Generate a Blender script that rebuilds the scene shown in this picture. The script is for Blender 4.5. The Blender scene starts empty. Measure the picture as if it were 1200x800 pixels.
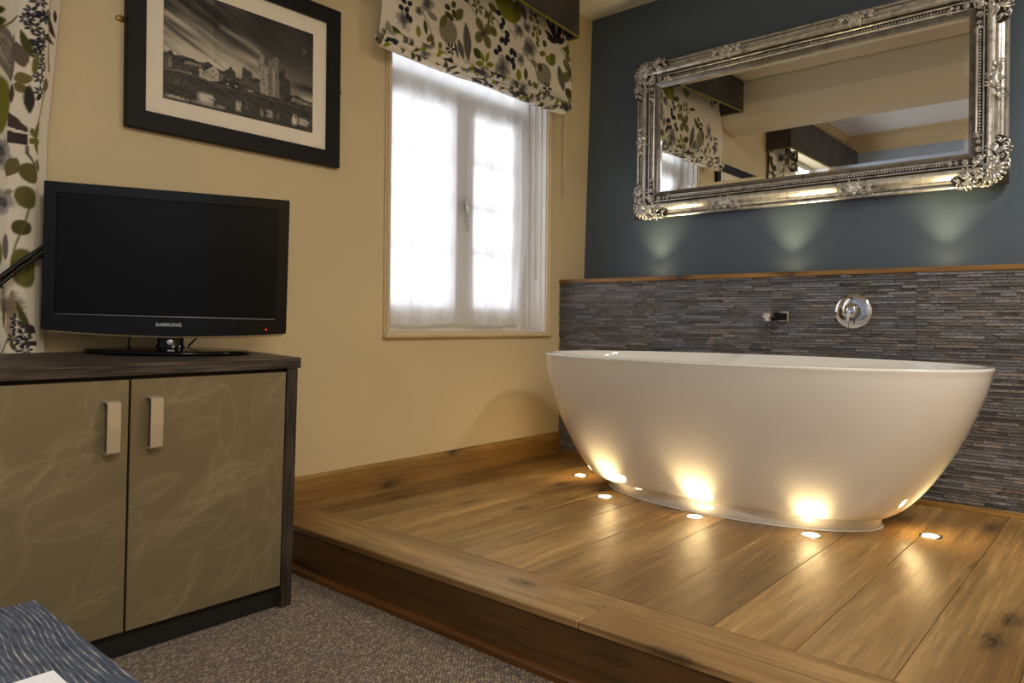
import bpy, math, random
import numpy as np
from mathutils import Matrix, Vector
random.seed(7); rng = np.random.default_rng(7)
PI = math.pi
sc = bpy.context.scene
COL = sc.collection

# ------------------------------------------------------------------ camera model (metres, camera at 0,0,0.9)
F_PX, CX, CY = 854.53, 600.0, 378.43
YAW, ROLL = math.radians(40.94), math.radians(.5765)
EYE = np.array([0, 0, .9])
_F = np.array([math.cos(YAW), math.sin(YAW), 0.]); _r = np.array([math.sin(YAW), -math.cos(YAW), 0.]); _d = np.cross(_F, _r)
_R2 = math.cos(ROLL) * _r - math.sin(ROLL) * _d; _D2 = math.sin(ROLL) * _r + math.cos(ROLL) * _d
_M = np.array([_R2, _D2, _F])
def on(px, py, axis, val):
    """the point of the plane (axis = val) that lies behind a measured spot; used to lay out printed patterns"""
    v = _M.T @ np.array([(px - CX) / F_PX, (py - CY) / F_PX, 1.])
    return EYE + (val - EYE[axis]) / v[axis] * v

YA = 2.52          # window wall
XB = 3.58          # blue wall
ZP = .168          # platform top
ZC = 2.72          # ceiling
def slate_x(y): return 3.32 + (2.52 - y) * .0472

# ------------------------------------------------------------------ colour / material helpers
def lin(c):
    c = np.asarray(c, float) / 255.
    return np.where(c <= .04045, c / 12.92, ((c + .055) / 1.055) ** 2.4)
def L4(c): return (*[float(x) for x in lin(c)], 1.)
class NT:
    def __init__(s, name):
        s.m = bpy.data.materials.new(name); s.m.use_nodes = True; s.t = s.m.node_tree; s.n = s.t.nodes
        s.b = s.n['Principled BSDF']; s.out = s.n['Material Output']
    def add(s, typ, **kw):
        n = s.n.new(typ)
        for k, v in kw.items():
            if k.startswith('_'): n.inputs[k[1:].replace('_', ' ')].default_value = v
            else: setattr(n, k, v)
        return n
    def link(s, a, b): s.t.links.new(a, b)
    def coord(s, scale=(1, 1, 1), rot=(0, 0, 0), loc=(0, 0, 0), kind='Object'):
        tc = s.add('ShaderNodeTexCoord'); mp = s.add('ShaderNodeMapping')
        mp.inputs['Scale'].default_value = scale; mp.inputs['Rotation'].default_value = rot; mp.inputs['Location'].default_value = loc
        s.link(tc.outputs[kind], mp.inputs['Vector']); return mp.outputs['Vector']
    def noise(s, vec, scale, detail=4, rough=.55, dist=0):
        n = s.add('ShaderNodeTexNoise', _Scale=scale, _Detail=detail, _Roughness=rough, _Distortion=dist)
        if vec is not None: s.link(vec, n.inputs['Vector'])
        return n.outputs['Fac']
    def ramp(s, fac, stops):
        r = s.add('ShaderNodeValToRGB'); e = r.color_ramp.elements
        while len(e) < len(stops): e.new(.5)
        for i, (p, c) in enumerate(stops): e[i].position = p; e[i].color = c
        s.link(fac, r.inputs['Fac']); return r.outputs['Color']
    def mix(s, fac, a, b, mode='MIX'):
        n = s.add('ShaderNodeMix', data_type='RGBA', blend_type=mode)
        for sock, v in ((n.inputs[0], fac), (n.inputs[6], a), (n.inputs[7], b)):
            if hasattr(v, 'is_linked') or hasattr(v, 'links'): s.link(v, sock)
            else: sock.default_value = v
        return n.outputs[2]
    def math(s, op, a, b=0.):
        n = s.add('ShaderNodeMath', operation=op)
        for sock, v in ((n.inputs[0], a), (n.inputs[1], b)):
            if hasattr(v, 'links'): s.link(v, sock)
            else: sock.default_value = v
        return n.outputs[0]
    def bump(s, h, strength=.3, dist=.01, normal=None):
        n = s.add('ShaderNodeBump', _Strength=strength, _Distance=dist)
        s.link(h, n.inputs['Height'])
        if normal is not None: s.link(normal, n.inputs['Normal'])
        s.link(n.outputs['Normal'], s.b.inputs['Normal']); return n.outputs['Normal']
    def set(s, **kw):
        for k, v in kw.items():
            k = k.replace('_', ' ')
            if hasattr(v, 'links'): s.link(v, s.b.inputs[k])
            else: s.b.inputs[k].default_value = v
        return s

def mat_plain(name, c, rough=.5, metal=0., bumpscale=None, bumpstr=.05, var=.06, **kw):
    t = NT(name); v = t.coord()
    n = t.noise(v, 6, 3)
    c = np.asarray(c, float)
    t.set(Base_Color=t.ramp(n, [(.3, L4(np.clip(c * (1 - var), 0, 255))), (.7, L4(np.clip(c * (1 + var), 0, 255)))]), Roughness=rough, Metallic=metal)
    if bumpscale: t.bump(t.noise(v, bumpscale, 3), bumpstr, .002)
    for k, x in kw.items(): t.b.inputs[k.replace('_', ' ')].default_value = x
    return t.m

def mat_emit(name, c, strength):
    t = NT(name); t.set(Base_Color=L4(c), Emission_Color=L4(c), Emission_Strength=strength, Roughness=.4)
    return t.m

def mat_oak(name, axis, tint=(1, 1, 1), rough=.32, plane=None, dark=(120, 90, 50), lite=(198, 162, 104)):
    """oak boards whose grain runs along axis (0 x, 1 y, 2 z); point colour Col.r,g = per-board offset and tone"""
    plane = (1 if axis == 0 else 0) if plane is None else plane
    t = NT(name)
    at = t.add('ShaderNodeAttribute', attribute_name='Col')
    tc = t.add('ShaderNodeTexCoord')
    off = t.add('ShaderNodeVectorMath', operation='MULTIPLY_ADD'); off.inputs[1].default_value = (37, 37, 37)
    t.link(at.outputs['Color'], off.inputs[0]); t.link(tc.outputs['Object'], off.inputs[2])
    s = [1, 1, 1]; s = [7.5, 7.5, 7.5]; s[axis] = .9
    mp = t.add('ShaderNodeMapping'); mp.inputs['Scale'].default_value = s
    t.link(off.outputs[0], mp.inputs['Vector']); v = mp.outputs['Vector']
    rings = t.add('ShaderNodeTexNoise', _Scale=1.3, _Detail=2.5, _Roughness=.5, _Distortion=.6); t.link(v, rings.inputs['Vector'])
    w = t.math('SINE', t.math('MULTIPLY', rings.outputs['Fac'], 55.))
    w = t.math('MULTIPLY_ADD', w, .5); 
    w.node.inputs[2].default_value = .5
    s2 = [90., 90., 90.]; s2[axis] = 3.
    mp2 = t.add('ShaderNodeMapping'); mp2.inputs['Scale'].default_value = s2; t.link(off.outputs[0], mp2.inputs['Vector'])
    fine = t.noise(mp2.outputs['Vector'], 1., 4, .65)
    broad = t.noise(v, .9, 3)
    c = t.ramp(broad, [(.32, L4(np.array(dark) * 1.15)), (.5, L4((np.array(dark) + np.array(lite)) / 2.)), (.68, L4(lite))])
    c = t.mix(t.math('MULTIPLY', w, .22), c, L4(np.array(dark) * .95))
    c = t.mix(t.math('MULTIPLY', t.math('SUBTRACT', fine, .42), 1.9), c, L4(np.array(dark) * .55))
    # knots
    s3 = [6., 6., 6.]; s3[axis] = 2.4
    mp3 = t.add('ShaderNodeMapping'); mp3.inputs['Scale'].default_value = s3; t.link(off.outputs[0], mp3.inputs['Vector'])
    dv = t.add('ShaderNodeMix', data_type='VECTOR'); dv.inputs[0].default_value = .28
    nn = t.add('ShaderNodeTexNoise', _Scale=5., _Detail=5., _Roughness=.7); t.link(mp3.outputs['Vector'], nn.inputs['Vector'])
    t.link(mp3.outputs['Vector'], dv.inputs[4]); t.link(nn.outputs['Color'], dv.inputs[5])
    sp_ = t.add('ShaderNodeSeparateXYZ'); t.link(dv.outputs[1], sp_.inputs[0]); cb_ = t.add('ShaderNodeCombineXYZ')
    t.link(sp_.outputs[axis], cb_.inputs[0]); t.link(sp_.outputs[plane], cb_.inputs[1])
    vo = t.add('ShaderNodeTexVoronoi', _Scale=1., voronoi_dimensions='2D'); t.link(cb_.outputs[0], vo.inputs['Vector'])
    kn = t.ramp(vo.outputs['Distance'], [(.025, (1, 1, 1, 1)), (.055, (.45, .45, .45, 1)), (.075, (.75, .75, .75, 1)), (.10, (.25, .25, .25, 1)), (.22, (.0, .0, .0, 1))])
    sel = t.ramp(vo.outputs['Color'], [(.38, (0, 0, 0, 1)), (.46, (1, 1, 1, 1))])
    kf = t.mix(1., kn, sel, 'MULTIPLY')
    c = t.mix(t.math('MULTIPLY', kf, .85), c, L4(np.array(dark) * .28))
    tone = t.add('ShaderNodeSeparateColor'); t.link(at.outputs['Color'], tone.inputs[0])
    g = t.math('MULTIPLY_ADD', tone.outputs[1], .5); g.node.inputs[2].default_value = .75
    cc = t.add('ShaderNodeCombineColor')
    for i in range(3): t.link(t.math('MULTIPLY', g, tint[i]), cc.inputs[i])
    c = t.mix(1., c, cc.outputs[0], 'MULTIPLY')
    rr = t.math('MULTIPLY_ADD', fine, .2); rr.node.inputs[2].default_value = rough - .08
    t.set(Base_Color=c, Roughness=rr, Specular_IOR_Level=.5)
    t.bump(t.math('ADD', fine, t.math('MULTIPLY', kf, -.5)), .12, .002)
    return t.m

def mat_laminate(name, axis, c0, c1, scale=70., rough=.5):
    c0 = np.array(c0) * .9
    t = NT(name); s = [scale] * 3; s[axis] = scale * .035
    v = t.coord(scale=s); n = t.noise(v, 1., 5, .7, .3)
    s2 = [scale * .25] * 3; s2[axis] = scale * .02
    n2 = t.noise(t.coord(scale=s2), 1., 3)
    f = t.math('ADD', t.math('MULTIPLY', n, .7), t.math('MULTIPLY', n2, .3))
    t.set(Base_Color=t.ramp(f, [(.40, L4(c0)), (.5, L4((np.array(c0) + np.array(c1)) / 2)), (.59, L4(c1))]), Roughness=rough)
    t.bump(n, .25, .001); return t.m

def mat_attr(name, rough=.8, metal=0., sheen=0., height=None, weave=None, trans=0.):
    t = NT(name); a = t.add('ShaderNodeAttribute', attribute_name='Col')
    t.set(Base_Color=a.outputs['Color'], Roughness=rough, Metallic=metal)
    if sheen: t.set(Sheen_Weight=sheen)
    if height:
        h = t.add('ShaderNodeAttribute', attribute_name='H'); t.bump(h.outputs['Fac'], height[0], height[1])
    if weave: t.bump(t.noise(t.coord(), weave, 2), .15, .001)
    if trans:
        tr = t.add('ShaderNodeBsdfTranslucent'); t.link(a.outputs['Color'], tr.inputs['Color'])
        mx = t.add('ShaderNodeMixShader', _Fac=trans); t.link(t.b.outputs[0], mx.inputs[1]); t.link(tr.outputs[0], mx.inputs[2])
        t.link(mx.outputs[0], t.out.inputs['Surface'])
    return t.m

# ------------------------------------------------------------------ mesh builder
class MB:
    def __init__(s): s.v = []; s.f = []; s.c = []; s.sm = []
    def add(s, vs, fs, col=None, smooth=False):
        o = len(s.v); s.v += [tuple(map(float, p)) for p in vs]; s.f += [tuple(i + o for i in f) for f in fs]
        s.sm += [smooth] * len(fs); s.c += [col or (.5, .5, .5)] * len(vs); return s
    def box(s, x0, x1, y0, y1, z0, z1, bev=0., col=None):
        if bev <= 0:
            vs = [(x, y, z) for z in (z0, z1) for y in (y0, y1) for x in (x0, x1)]
            return s.add(vs, [(0, 2, 3, 1), (4, 5, 7, 6), (0, 1, 5, 4), (2, 6, 7, 3), (0, 4, 6, 2), (1, 3, 7, 5)], col)
        b = bev; vs = []; idx = {}
        for sx in (0, 1):
            for sy in (0, 1):
                for sz in (0, 1):
                    X, Y, Z = (x0, x1)[sx], (y0, y1)[sy], (z0, z1)[sz]; dx, dy, dz = (b, -b)[sx], (b, -b)[sy], (b, -b)[sz]
                    idx[sx, sy, sz] = (len(vs), len(vs) + 1, len(vs) + 2)
                    vs += [(X, Y + dy, Z + dz), (X + dx, Y, Z + dz), (X + dx, Y + dy, Z)]
        fs = []
        for a in (0, 1):
            fs.append([idx[a, 0, 0][0], idx[a, 0, 1][0], idx[a, 1, 1][0], idx[a, 1, 0][0]][:: (1 if a == 0 else -1)])
            fs.append([idx[0, a, 0][1], idx[1, a, 0][1], idx[1, a, 1][1], idx[0, a, 1][1]][:: (1 if a == 0 else -1)])
            fs.append([idx[0, 0, a][2], idx[0, 1, a][2], idx[1, 1, a][2], idx[1, 0, a][2]][:: (1 if a == 0 else -1)])
        for a in (0, 1):
            for c in (0, 1):
                k = -1 if (a + c) % 2 else 1
                fs.append([idx[a, c, 0][0], idx[a, c, 0][1], idx[a, c, 1][1], idx[a, c, 1][0]][::-k])
                fs.append([idx[a, 0, c][0], idx[a, 1, c][0], idx[a, 1, c][2], idx[a, 0, c][2]][::-k])
                fs.append([idx[0, a, c][1], idx[1, a, c][1], idx[1, a, c][2], idx[0, a, c][2]][::k])
        for (sx, sy, sz), t in idx.items(): fs.append(t if (sx + sy + sz) % 2 else t[::-1])
        return s.add(vs, fs, col)
    def tube(s, pts, r, n=8, cap=True, flat=1., nrm=None):
        pts = [np.array(p, float) for p in pts]; rs = r if hasattr(r, '__len__') else [r] * len(pts)
        vs = []; fs = []; up = None
        for i, p in enumerate(pts):
            d = pts[min(i + 1, len(pts) - 1)] - pts[max(i - 1, 0)]; d = d / (np.linalg.norm(d) + 1e-12)
            if nrm is not None: up = np.array(nrm, float)
            elif up is None: up = np.array([0, 0, 1.]) if abs(d[2]) < .9 else np.array([1., 0, 0])
            a = np.cross(d, up); a /= np.linalg.norm(a) + 1e-12; b = np.cross(a, d); up = b
            for k in range(n):
                th = 2 * PI * k / n; vs.append(p + rs[i] * (math.cos(th) * a + flat * math.sin(th) * b))
        for i in range(len(pts) - 1):
            for k in range(n): fs.append((i * n + k, i * n + (k + 1) % n, (i + 1) * n + (k + 1) % n, (i + 1) * n + k))
        if cap: fs.append(tuple(range(n))[::-1]); fs.append(tuple((len(pts) - 1) * n + k for k in range(n)))
        return s.add(vs, fs, smooth=True)
    def lathe(s, prof, origin=(0, 0, 0), ax=(0, 0, 1), n=32, sx=1., sy=1., cap=True):
        ax = Vector(ax).normalized(); q = Vector((0, 0, 1)).rotation_difference(ax); o = Vector(origin); vs = []; fs = []
        for (r, h) in prof:
            for k in range(n):
                th = 2 * PI * k / n; vs.append(o + q @ Vector((r * sx * math.cos(th), r * sy * math.sin(th), h)))
        for i in range(len(prof) - 1):
            for k in range(n): fs.append((i * n + k, i * n + (k + 1) % n, (i + 1) * n + (k + 1) % n, (i + 1) * n + k))
        if cap: fs.append(tuple(range(n))[::-1]); fs.append(tuple((len(prof) - 1) * n + k for k in range(n)))
        return s.add(vs, fs, smooth=True)
    def ball(s, c, r, n=8, m=6, sc_=(1, 1, 1)):
        vs = []; fs = []
        for i in range(1, m):
            a = PI * i / m
            for k in range(n):
                th = 2 * PI * k / n
                vs.append((c[0] + r * sc_[0] * math.sin(a) * math.cos(th), c[1] + r * sc_[1] * math.sin(a) * math.sin(th), c[2] + r * sc_[2] * math.cos(a)))
        t = len(vs); vs += [(c[0], c[1], c[2] + r * sc_[2]), (c[0], c[1], c[2] - r * sc_[2])]
        for i in range(m - 2):
            for k in range(n): fs.append((i * n + k, (i + 1) * n + k, (i + 1) * n + (k + 1) % n, i * n + (k + 1) % n))
        for k in range(n): fs.append((t, k, (k + 1) % n)); fs.append((t + 1, (m - 2) * n + (k + 1) % n, (m - 2) * n + k))
        return s.add(vs, fs, smooth=True)
    def prism(s, pts, axis, a0, a1, smooth=False):
        """polygon pts in the plane normal to axis, extruded a0..a1; pts are the two other coordinates in order"""
        n = len(pts); vs = []
        for a in (a0, a1):
            for p in pts:
                q = list(p); q.insert(axis, a); vs.append(q)
        fs = [tuple(range(n)), tuple(range(2 * n - 1, n - 1, -1))] + [(i, i + n, (i + 1) % n + n, (i + 1) % n) for i in range(n)]
        return s.add(vs, fs, smooth=smooth)

def new_obj(name, me, mat, parent=None):
    o = bpy.data.objects.new(name, me); COL.objects.link(o)
    if mat: me.materials.append(mat)
    if parent: o.parent = parent
    return o
def W(root):
    m = Matrix.Identity(4); r = root
    while r: m = r.matrix_basis @ m; r = r.parent
    return m
def obj(name, mb, mat, parent=None, local=False, bevel=0., smooth=None, seg=2):
    me = bpy.data.meshes.new(name); me.from_pydata(mb.v, [], mb.f)
    me.polygons.foreach_set('use_smooth', mb.sm if smooth is None else [smooth] * len(mb.f))
    ca = me.color_attributes.new('Col', 'FLOAT_COLOR', 'POINT')
    ca.data.foreach_set('color', np.array([(*c, 1.) for c in mb.c], dtype=np.float32).ravel())
    if parent and not local: me.transform(W(parent).inverted())
    me.validate(); me.update()
    import bmesh as _b
    bm = _b.new(); bm.from_mesh(me); _b.ops.recalc_face_normals(bm, faces=bm.faces); bm.to_mesh(me); bm.free()
    o = new_obj(name, me, mat, parent)
    if bevel:
        b = o.modifiers.new('bevel', 'BEVEL'); b.width = bevel; b.segments = seg; b.limit_method = 'ANGLE'; b.angle_limit = math.radians(40)
    return o
def thing(name, label, cat, loc=(0, 0, 0), rot=None, group=None):
    o = bpy.data.objects.new(name, None); COL.objects.link(o); o.location = loc; o.empty_display_size = .05
    if rot is not None: o.rotation_euler = rot.to_euler() if hasattr(rot, 'to_euler') else rot
    return tag(o, label, cat, group)
def tag(o, label, cat, group=None):
    o['label'] = label; o['category'] = cat
    if group: o['group'] = group
    return o
def struct(o): o['kind'] = 'structure'; return o

# ------------------------------------------------------------------ pattern painter (colours of a surface, in its own metres)
class Canvas:
    def __init__(s, u0, u1, v0, v1, res, base):
        s.nu = max(2, int(round((u1 - u0) / res)) + 1); s.nv = max(2, int(round((v1 - v0) / res)) + 1)
        s.U, s.V = np.meshgrid(np.linspace(u0, u1, s.nu), np.linspace(v0, v1, s.nv)); s.res = res
        s.C = np.ones((s.nv, s.nu, 3)) * lin(base); s.H = np.zeros((s.nv, s.nu))
    def blend(s, m, c, a=1.):
        m = np.clip(m * a, 0, 1)[..., None]; s.C = s.C * (1 - m) + (c if isinstance(c, np.ndarray) and c.ndim == 3 else lin(c)) * m
    def _loc(s, cu, cv, ang):
        a = math.radians(ang); du, dv = s.U - cu, s.V - cv
        return du * math.cos(a) + dv * math.sin(a), -du * math.sin(a) + dv * math.cos(a)
    def ell(s, cu, cv, ru, rv, ang=0, c=(0, 0, 0), a=1., soft=.15):
        x, y = s._loc(cu, cv, ang); d = np.sqrt((x / ru) ** 2 + (y / rv) ** 2)
        s.blend(np.clip((1 - d) / soft, 0, 1), c, a)
    def leaf(s, p0, p1, w, c, a=1., vein=None, k=1.):
        p0 = np.array(p0, float); p1 = np.array(p1, float); L = np.linalg.norm(p1 - p0) + 1e-9; ang = math.degrees(math.atan2(*(p1 - p0)[::-1]))
        x, y = s._loc(p0[0], p0[1], ang); t = np.clip(x / L, 0, 1)
        half = w / 2 * np.sin(PI * t ** k) ** .8; inside = (x > 0) & (x < L)
        m = np.clip((half - np.abs(y)) / (s.res * .8) + .5, 0, 1) * inside
        s.blend(m, c, a)
        if vein is not None: s.blend(np.clip(1 - np.abs(y) / (s.res * .8), 0, 1) * inside * (t > .1) * (t < .9), vein, .8)
    def line(s, pts, w, c, a=1.):
        for p, q in zip(pts[:-1], pts[1:]):
            p = np.array(p, float); q = np.array(q, float); d = q - p; L2 = d @ d + 1e-12
            t = np.clip(((s.U - p[0]) * d[0] + (s.V - p[1]) * d[1]) / L2, 0, 1)
            dist = np.hypot(s.U - p[0] - t * d[0], s.V - p[1] - t * d[1]); s.blend(np.clip((w / 2 - dist) / (s.res * .8) + .5, 0, 1), c, a)
    def poly(s, pts, c, a=1.):
        m = np.zeros(s.U.shape, bool); n = len(pts)
        for i in range(n):
            x0, y0 = pts[i]; x1, y1 = pts[(i + 1) % n]
            if y0 == y1: continue
            m ^= ((s.V >= min(y0, y1)) & (s.V < max(y0, y1))) & (s.U < (x1 - x0) * (s.V - y0) / (y1 - y0) + x0)
        s.blend(m.astype(float), c, a); return m
    def noise(s, su, sv, oct_=4, seed=0, ang=0):
        r = np.random.default_rng(seed); x, y = s._loc(0, 0, ang); out = np.zeros(s.U.shape); amp = 1.; tot = 0
        for o in range(oct_):
            g = r.random((64, 64)); X = x / su * 2 ** o + 100 + 7.3 * o; Y = y / sv * 2 ** o + 100 + 3.1 * o
            xi = np.floor(X).astype(int); yi = np.floor(Y).astype(int); fx = X - xi; fy = Y - yi; fx = fx * fx * (3 - 2 * fx); fy = fy * fy * (3 - 2 * fy)
            G = lambda i, j: g[(xi + i) % 64, (yi + j) % 64]
            out += amp * ((G(0, 0) * (1 - fx) + G(1, 0) * fx) * (1 - fy) + (G(0, 1) * (1 - fx) + G(1, 1) * fx) * fy); tot += amp; amp *= .5
        return out / tot
    def sheet(s, name, pos, mat, parent=None, thick=0., local=False):
        """pos(U,V) -> X,Y,Z arrays"""
        X, Y, Z = pos(s.U, s.V); co = np.stack([X + 0 * s.U, Y + 0 * s.U, Z + 0 * s.U], -1).reshape(-1, 3)
        i = np.arange(s.nu * s.nv).reshape(s.nv, s.nu)
        f = np.stack([i[:-1, :-1], i[:-1, 1:], i[1:, 1:], i[1:, :-1]], -1).reshape(-1, 4)
        me = bpy.data.meshes.new(name); me.from_pydata(co.tolist(), [], f.tolist())
        me.polygons.foreach_set('use_smooth', [True] * len(f))
        ca = me.color_attributes.new('Col', 'FLOAT_COLOR', 'POINT')
        ca.data.foreach_set('color', np.concatenate([s.C.reshape(-1, 3), np.ones((s.nu * s.nv, 1))], 1).astype(np.float32).ravel())
        h = me.attributes.new('H', 'FLOAT', 'POINT'); h.data.foreach_set('value', s.H.astype(np.float32).ravel())
        if parent and not local: me.transform(W(parent).inverted())
        me.update(); o = new_obj(name, me, mat, parent)
        if thick:
            m = o.modifiers.new('thick', 'SOLIDIFY'); m.thickness = thick; m.offset = 0
        return o

# ------------------------------------------------------------------ materials
def mat_wall(name, c, var=.02):
    t = NT(name); v = t.coord(); n = t.noise(v, 1.6, 4); c = np.array(c, float)
    t.set(Base_Color=t.ramp(n, [(.3, L4(c * (1 - var))), (.7, L4(np.minimum(c * (1 + var), 255)))]), Roughness=.62)
    t.bump(t.noise(v, 120, 3), .08, .0015); return t.m
M_CREAM = mat_wall('cream_paint', (216, 198, 158))
M_BLUE = mat_wall('slate_blue_paint', (80, 94, 108))
M_CEIL = mat_wall('ceiling_paint', (226, 219, 200), .01)
M_CEIL2 = mat_wall('white_ceiling_paint', (244, 240, 236), .01)
M_PALE = mat_wall('pale_blue_paint', (176, 190, 214))
M_WHITE = mat_plain('white_gloss_paint', (236, 234, 232), .3, var=.01)
M_CREAMTRIM = mat_plain('cream_gloss_paint', (218, 198, 160), .35, var=.02)
M_FLOOR = mat_oak('oak_floor_boards', 0, rough=.27)
M_BORDER = mat_oak('oak_border_board', 1, rough=.3, tint=(1., .98, 1.02))
M_RISER = mat_oak('shaded_oak_riser', 1, plane=2, tint=(.40, .32, .24), rough=.42)  # same oak as the boards, riser's shade put into the dark tint
M_SKIRT = mat_oak('oak_skirting', 0, plane=2, tint=(.92, .84, .62), rough=.38)
M_SKIRTY = mat_oak('oak_skirting_end', 1, tint=(.92, .84, .62), rough=.38)
M_LEDGE = mat_oak('oak_ledge', 1, tint=(.95, .82, .66), rough=.35)
M_CAB = mat_laminate('dark_wood_laminate', 0, (24, 20, 18), (104, 90, 78), 190.)
M_CABV = mat_laminate('dark_wood_laminate_upright', 2, (22, 18, 16), (80, 69, 60), 190.)
M_BLACK = mat_plain('black_gloss_plastic', (6, 6, 8), .10, var=.02, Specular_IOR_Level=.3)
M_BLACKM = mat_plain('black_satin_plastic', (12, 12, 14), .4, var=.03)
M_SCREEN = mat_plain('dark_screen', (5, 5, 8), .16, var=.02, Specular_IOR_Level=.2)
M_CHROME = mat_plain('chrome', (225, 225, 228), .05, 1., var=.01)
M_NICKEL = mat_plain('brushed_nickel', (226, 216, 196), .36, .75, var=.02)
M_BRASS = mat_plain('brass', (176, 140, 76), .35, .9)
M_ACRYL = mat_plain('white_bath_enamel', (240, 238, 234), .07, var=.004, Coat_Weight=.6, Coat_Roughness=.04)
M_PELMET = mat_plain('charcoal_suede', (74, 70, 68), .95, bumpscale=60, bumpstr=.2, var=.16)
M_PIPING = mat_plain('lime_piping', (150, 148, 50), .8)
M_LINING = mat_plain('white_lining', (235, 233, 230), .9)
M_FRAMEBLK = mat_plain('black_wood_frame', (11, 10, 11), .5, bumpscale=90, bumpstr=.05, Specular_IOR_Level=.3)
M_MAT = mat_plain('ivory_mount_board', (250, 240, 222), .9, var=.01)
M_PAPER = mat_plain('white_paper', (240, 240, 246), .8, var=.005)
M_CORD = mat_plain('white_cord', (226, 218, 200), .6)
M_LENS = mat_emit('lit_lens', (255, 226, 170), 30.)
M_LED = mat_emit('red_indicator', (255, 40, 40), 3.)
M_FILL = mat_emit('fill_diffuser', (255, 236, 208), 3.)  # diffuser glow of the added, unseen fill lamps
M_LOGO = mat_plain('silver_lettering', (205, 205, 205), .3, .6)

def mat_carpet():
    t = NT('looped_carpet'); v = t.coord(rot=(0, 0, math.radians(38)), scale=(1., 1.45, 1))
    vo = t.add('ShaderNodeTexVoronoi', _Scale=96., _Randomness=.4); t.link(v, vo.inputs['Vector'])
    n = t.noise(t.coord(), 3.5, 3); n2 = t.noise(t.coord(), 330, 2)
    c = t.ramp(vo.outputs['Color'], [(.15, L4((104, 85, 67))), (.5, L4((166, 139, 112))), (.85, L4((214, 188, 156)))])
    c = t.mix(t.ramp(vo.outputs['Distance'], [(.25, (0, 0, 0, 1)), (.62, (1, 1, 1, 1))]), c, L4((52, 43, 36)))
    c = t.mix(t.math('MULTIPLY', n, .35), c, L4((104, 90, 76)))
    t.set(Base_Color=c, Roughness=.95, Sheen_Weight=.2)
    h = t.math('SUBTRACT', 1., vo.outputs['Distance']); t.bump(t.math('ADD', h, t.math('MULTIPLY', n2, .4)), .9, .004)
    return t.m
def mat_slate():
    t = NT('split_slate'); a = t.add('ShaderNodeAttribute', attribute_name='Col')
    n = t.noise(t.coord(scale=(1, 1, 2.5)), 45, 4, .7); n2 = t.noise(t.coord(), 160, 3)
    c = t.mix(n, a.outputs['Color'], L4((52, 50, 52)))
    c = t.mix(t.math('MULTIPLY', n2, .35), c, L4((150, 146, 146)))
    t.set(Base_Color=c, Roughness=.46, Specular_IOR_Level=.7); t.bump(t.math('ADD', n, t.math('MULTIPLY', n2, .6)), .9, .009); return t.m
def mat_table():
    t = NT('limed_blue_grey_wood')
    nz = t.noise(t.coord(scale=(6., 1.6, 1.)), 1., 2, .45, .3)
    sx_ = t.add('ShaderNodeSeparateXYZ'); t.link(t.coord(), sx_.inputs[0])
    w = t.math('SINE', t.math('ADD', t.math('MULTIPLY', nz, 105.), t.math('MULTIPLY', sx_.outputs[0], 980.)))
    fine = t.noise(t.coord(scale=(260, 22, 20)), 1., 4, .7)
    ln = t.ramp(w, [(.45, (0, 0, 0, 1)), (.98, (1, 1, 1, 1))])
    f = t.math('ADD', t.math('MULTIPLY', ln, .20), fine)
    c = t.ramp(f, [(.34, L4((38, 44, 58))), (.52, L4((68, 78, 96))), (.66, L4((94, 100, 114))), (.80, L4((176, 170, 160)))])
    t.set(Base_Color=c, Roughness=.5); t.bump(f, .3, .001); return t.m
def mat_silver():
    t = NT('antique_silver_leaf')
    n = t.noise(t.coord(), 28, 5, .7); n2 = t.noise(t.coord(), 150, 3)
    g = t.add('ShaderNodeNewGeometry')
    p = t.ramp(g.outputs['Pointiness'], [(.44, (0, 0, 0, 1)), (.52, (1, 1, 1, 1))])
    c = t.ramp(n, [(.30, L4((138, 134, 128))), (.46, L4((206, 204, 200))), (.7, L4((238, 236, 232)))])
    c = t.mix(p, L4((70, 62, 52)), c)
    t.set(Base_Color=c, Metallic=.72, Roughness=.27)
    t.bump(n2, .35, .002); return t.m
def mat_mirror():
    t = NT('mirror_glass'); t.set(Base_Color=(.93, .94, .93, 1), Metallic=1., Roughness=.0); return t.m
def mat_sheer():
    t = NT('white_sheer'); 
    n = t.noise(t.coord(scale=(260, 20, 260)), 1., 2)
    tr = t.add('ShaderNodeBsdfTranslucent'); tr.inputs['Color'].default_value = (.93, .93, .96, 1)
    df = t.add('ShaderNodeBsdfDiffuse'); df.inputs['Color'].default_value = (.9, .9, .93, 1)
    tp = t.add('ShaderNodeBsdfTransparent'); tp.inputs['Color'].default_value = (1, 1, 1, 1)
    m1 = t.add('ShaderNodeMixShader', _Fac=.35); t.link(tr.outputs[0], m1.inputs[1]); t.link(df.outputs[0], m1.inputs[2])
    f = t.math('MULTIPLY_ADD', n, .10); f.node.inputs[2].default_value = .12
    m2 = t.add('ShaderNodeMixShader'); t.link(f, m2.inputs[0]); t.link(m1.outputs[0], m2.inputs[1]); t.link(tp.outputs[0], m2.inputs[2])
    t.link(m2.outputs[0], t.out.inputs['Surface']); return t.m
def mat_glass():
    t = NT('window_glass'); gl = t.add('ShaderNodeBsdfGlossy', _Roughness=.02); tp = t.add('ShaderNodeBsdfTransparent')
    m = t.add('ShaderNodeMixShader', _Fac=.06); t.link(tp.outputs[0], m.inputs[1]); t.link(gl.outputs[0], m.inputs[2]); t.link(m.outputs[0], t.out.inputs['Surface'])
    return t.m
M_CARPET, M_SLATE, M_TABLE, M_SILVER, M_MIRROR, M_SHEER, M_GLASS = mat_carpet(), mat_slate(), mat_table(), mat_silver(), mat_mirror(), mat_sheer(), mat_glass()
M_FABRIC = mat_attr('printed_floral_cotton', .85, weave=900, trans=.12)
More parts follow.
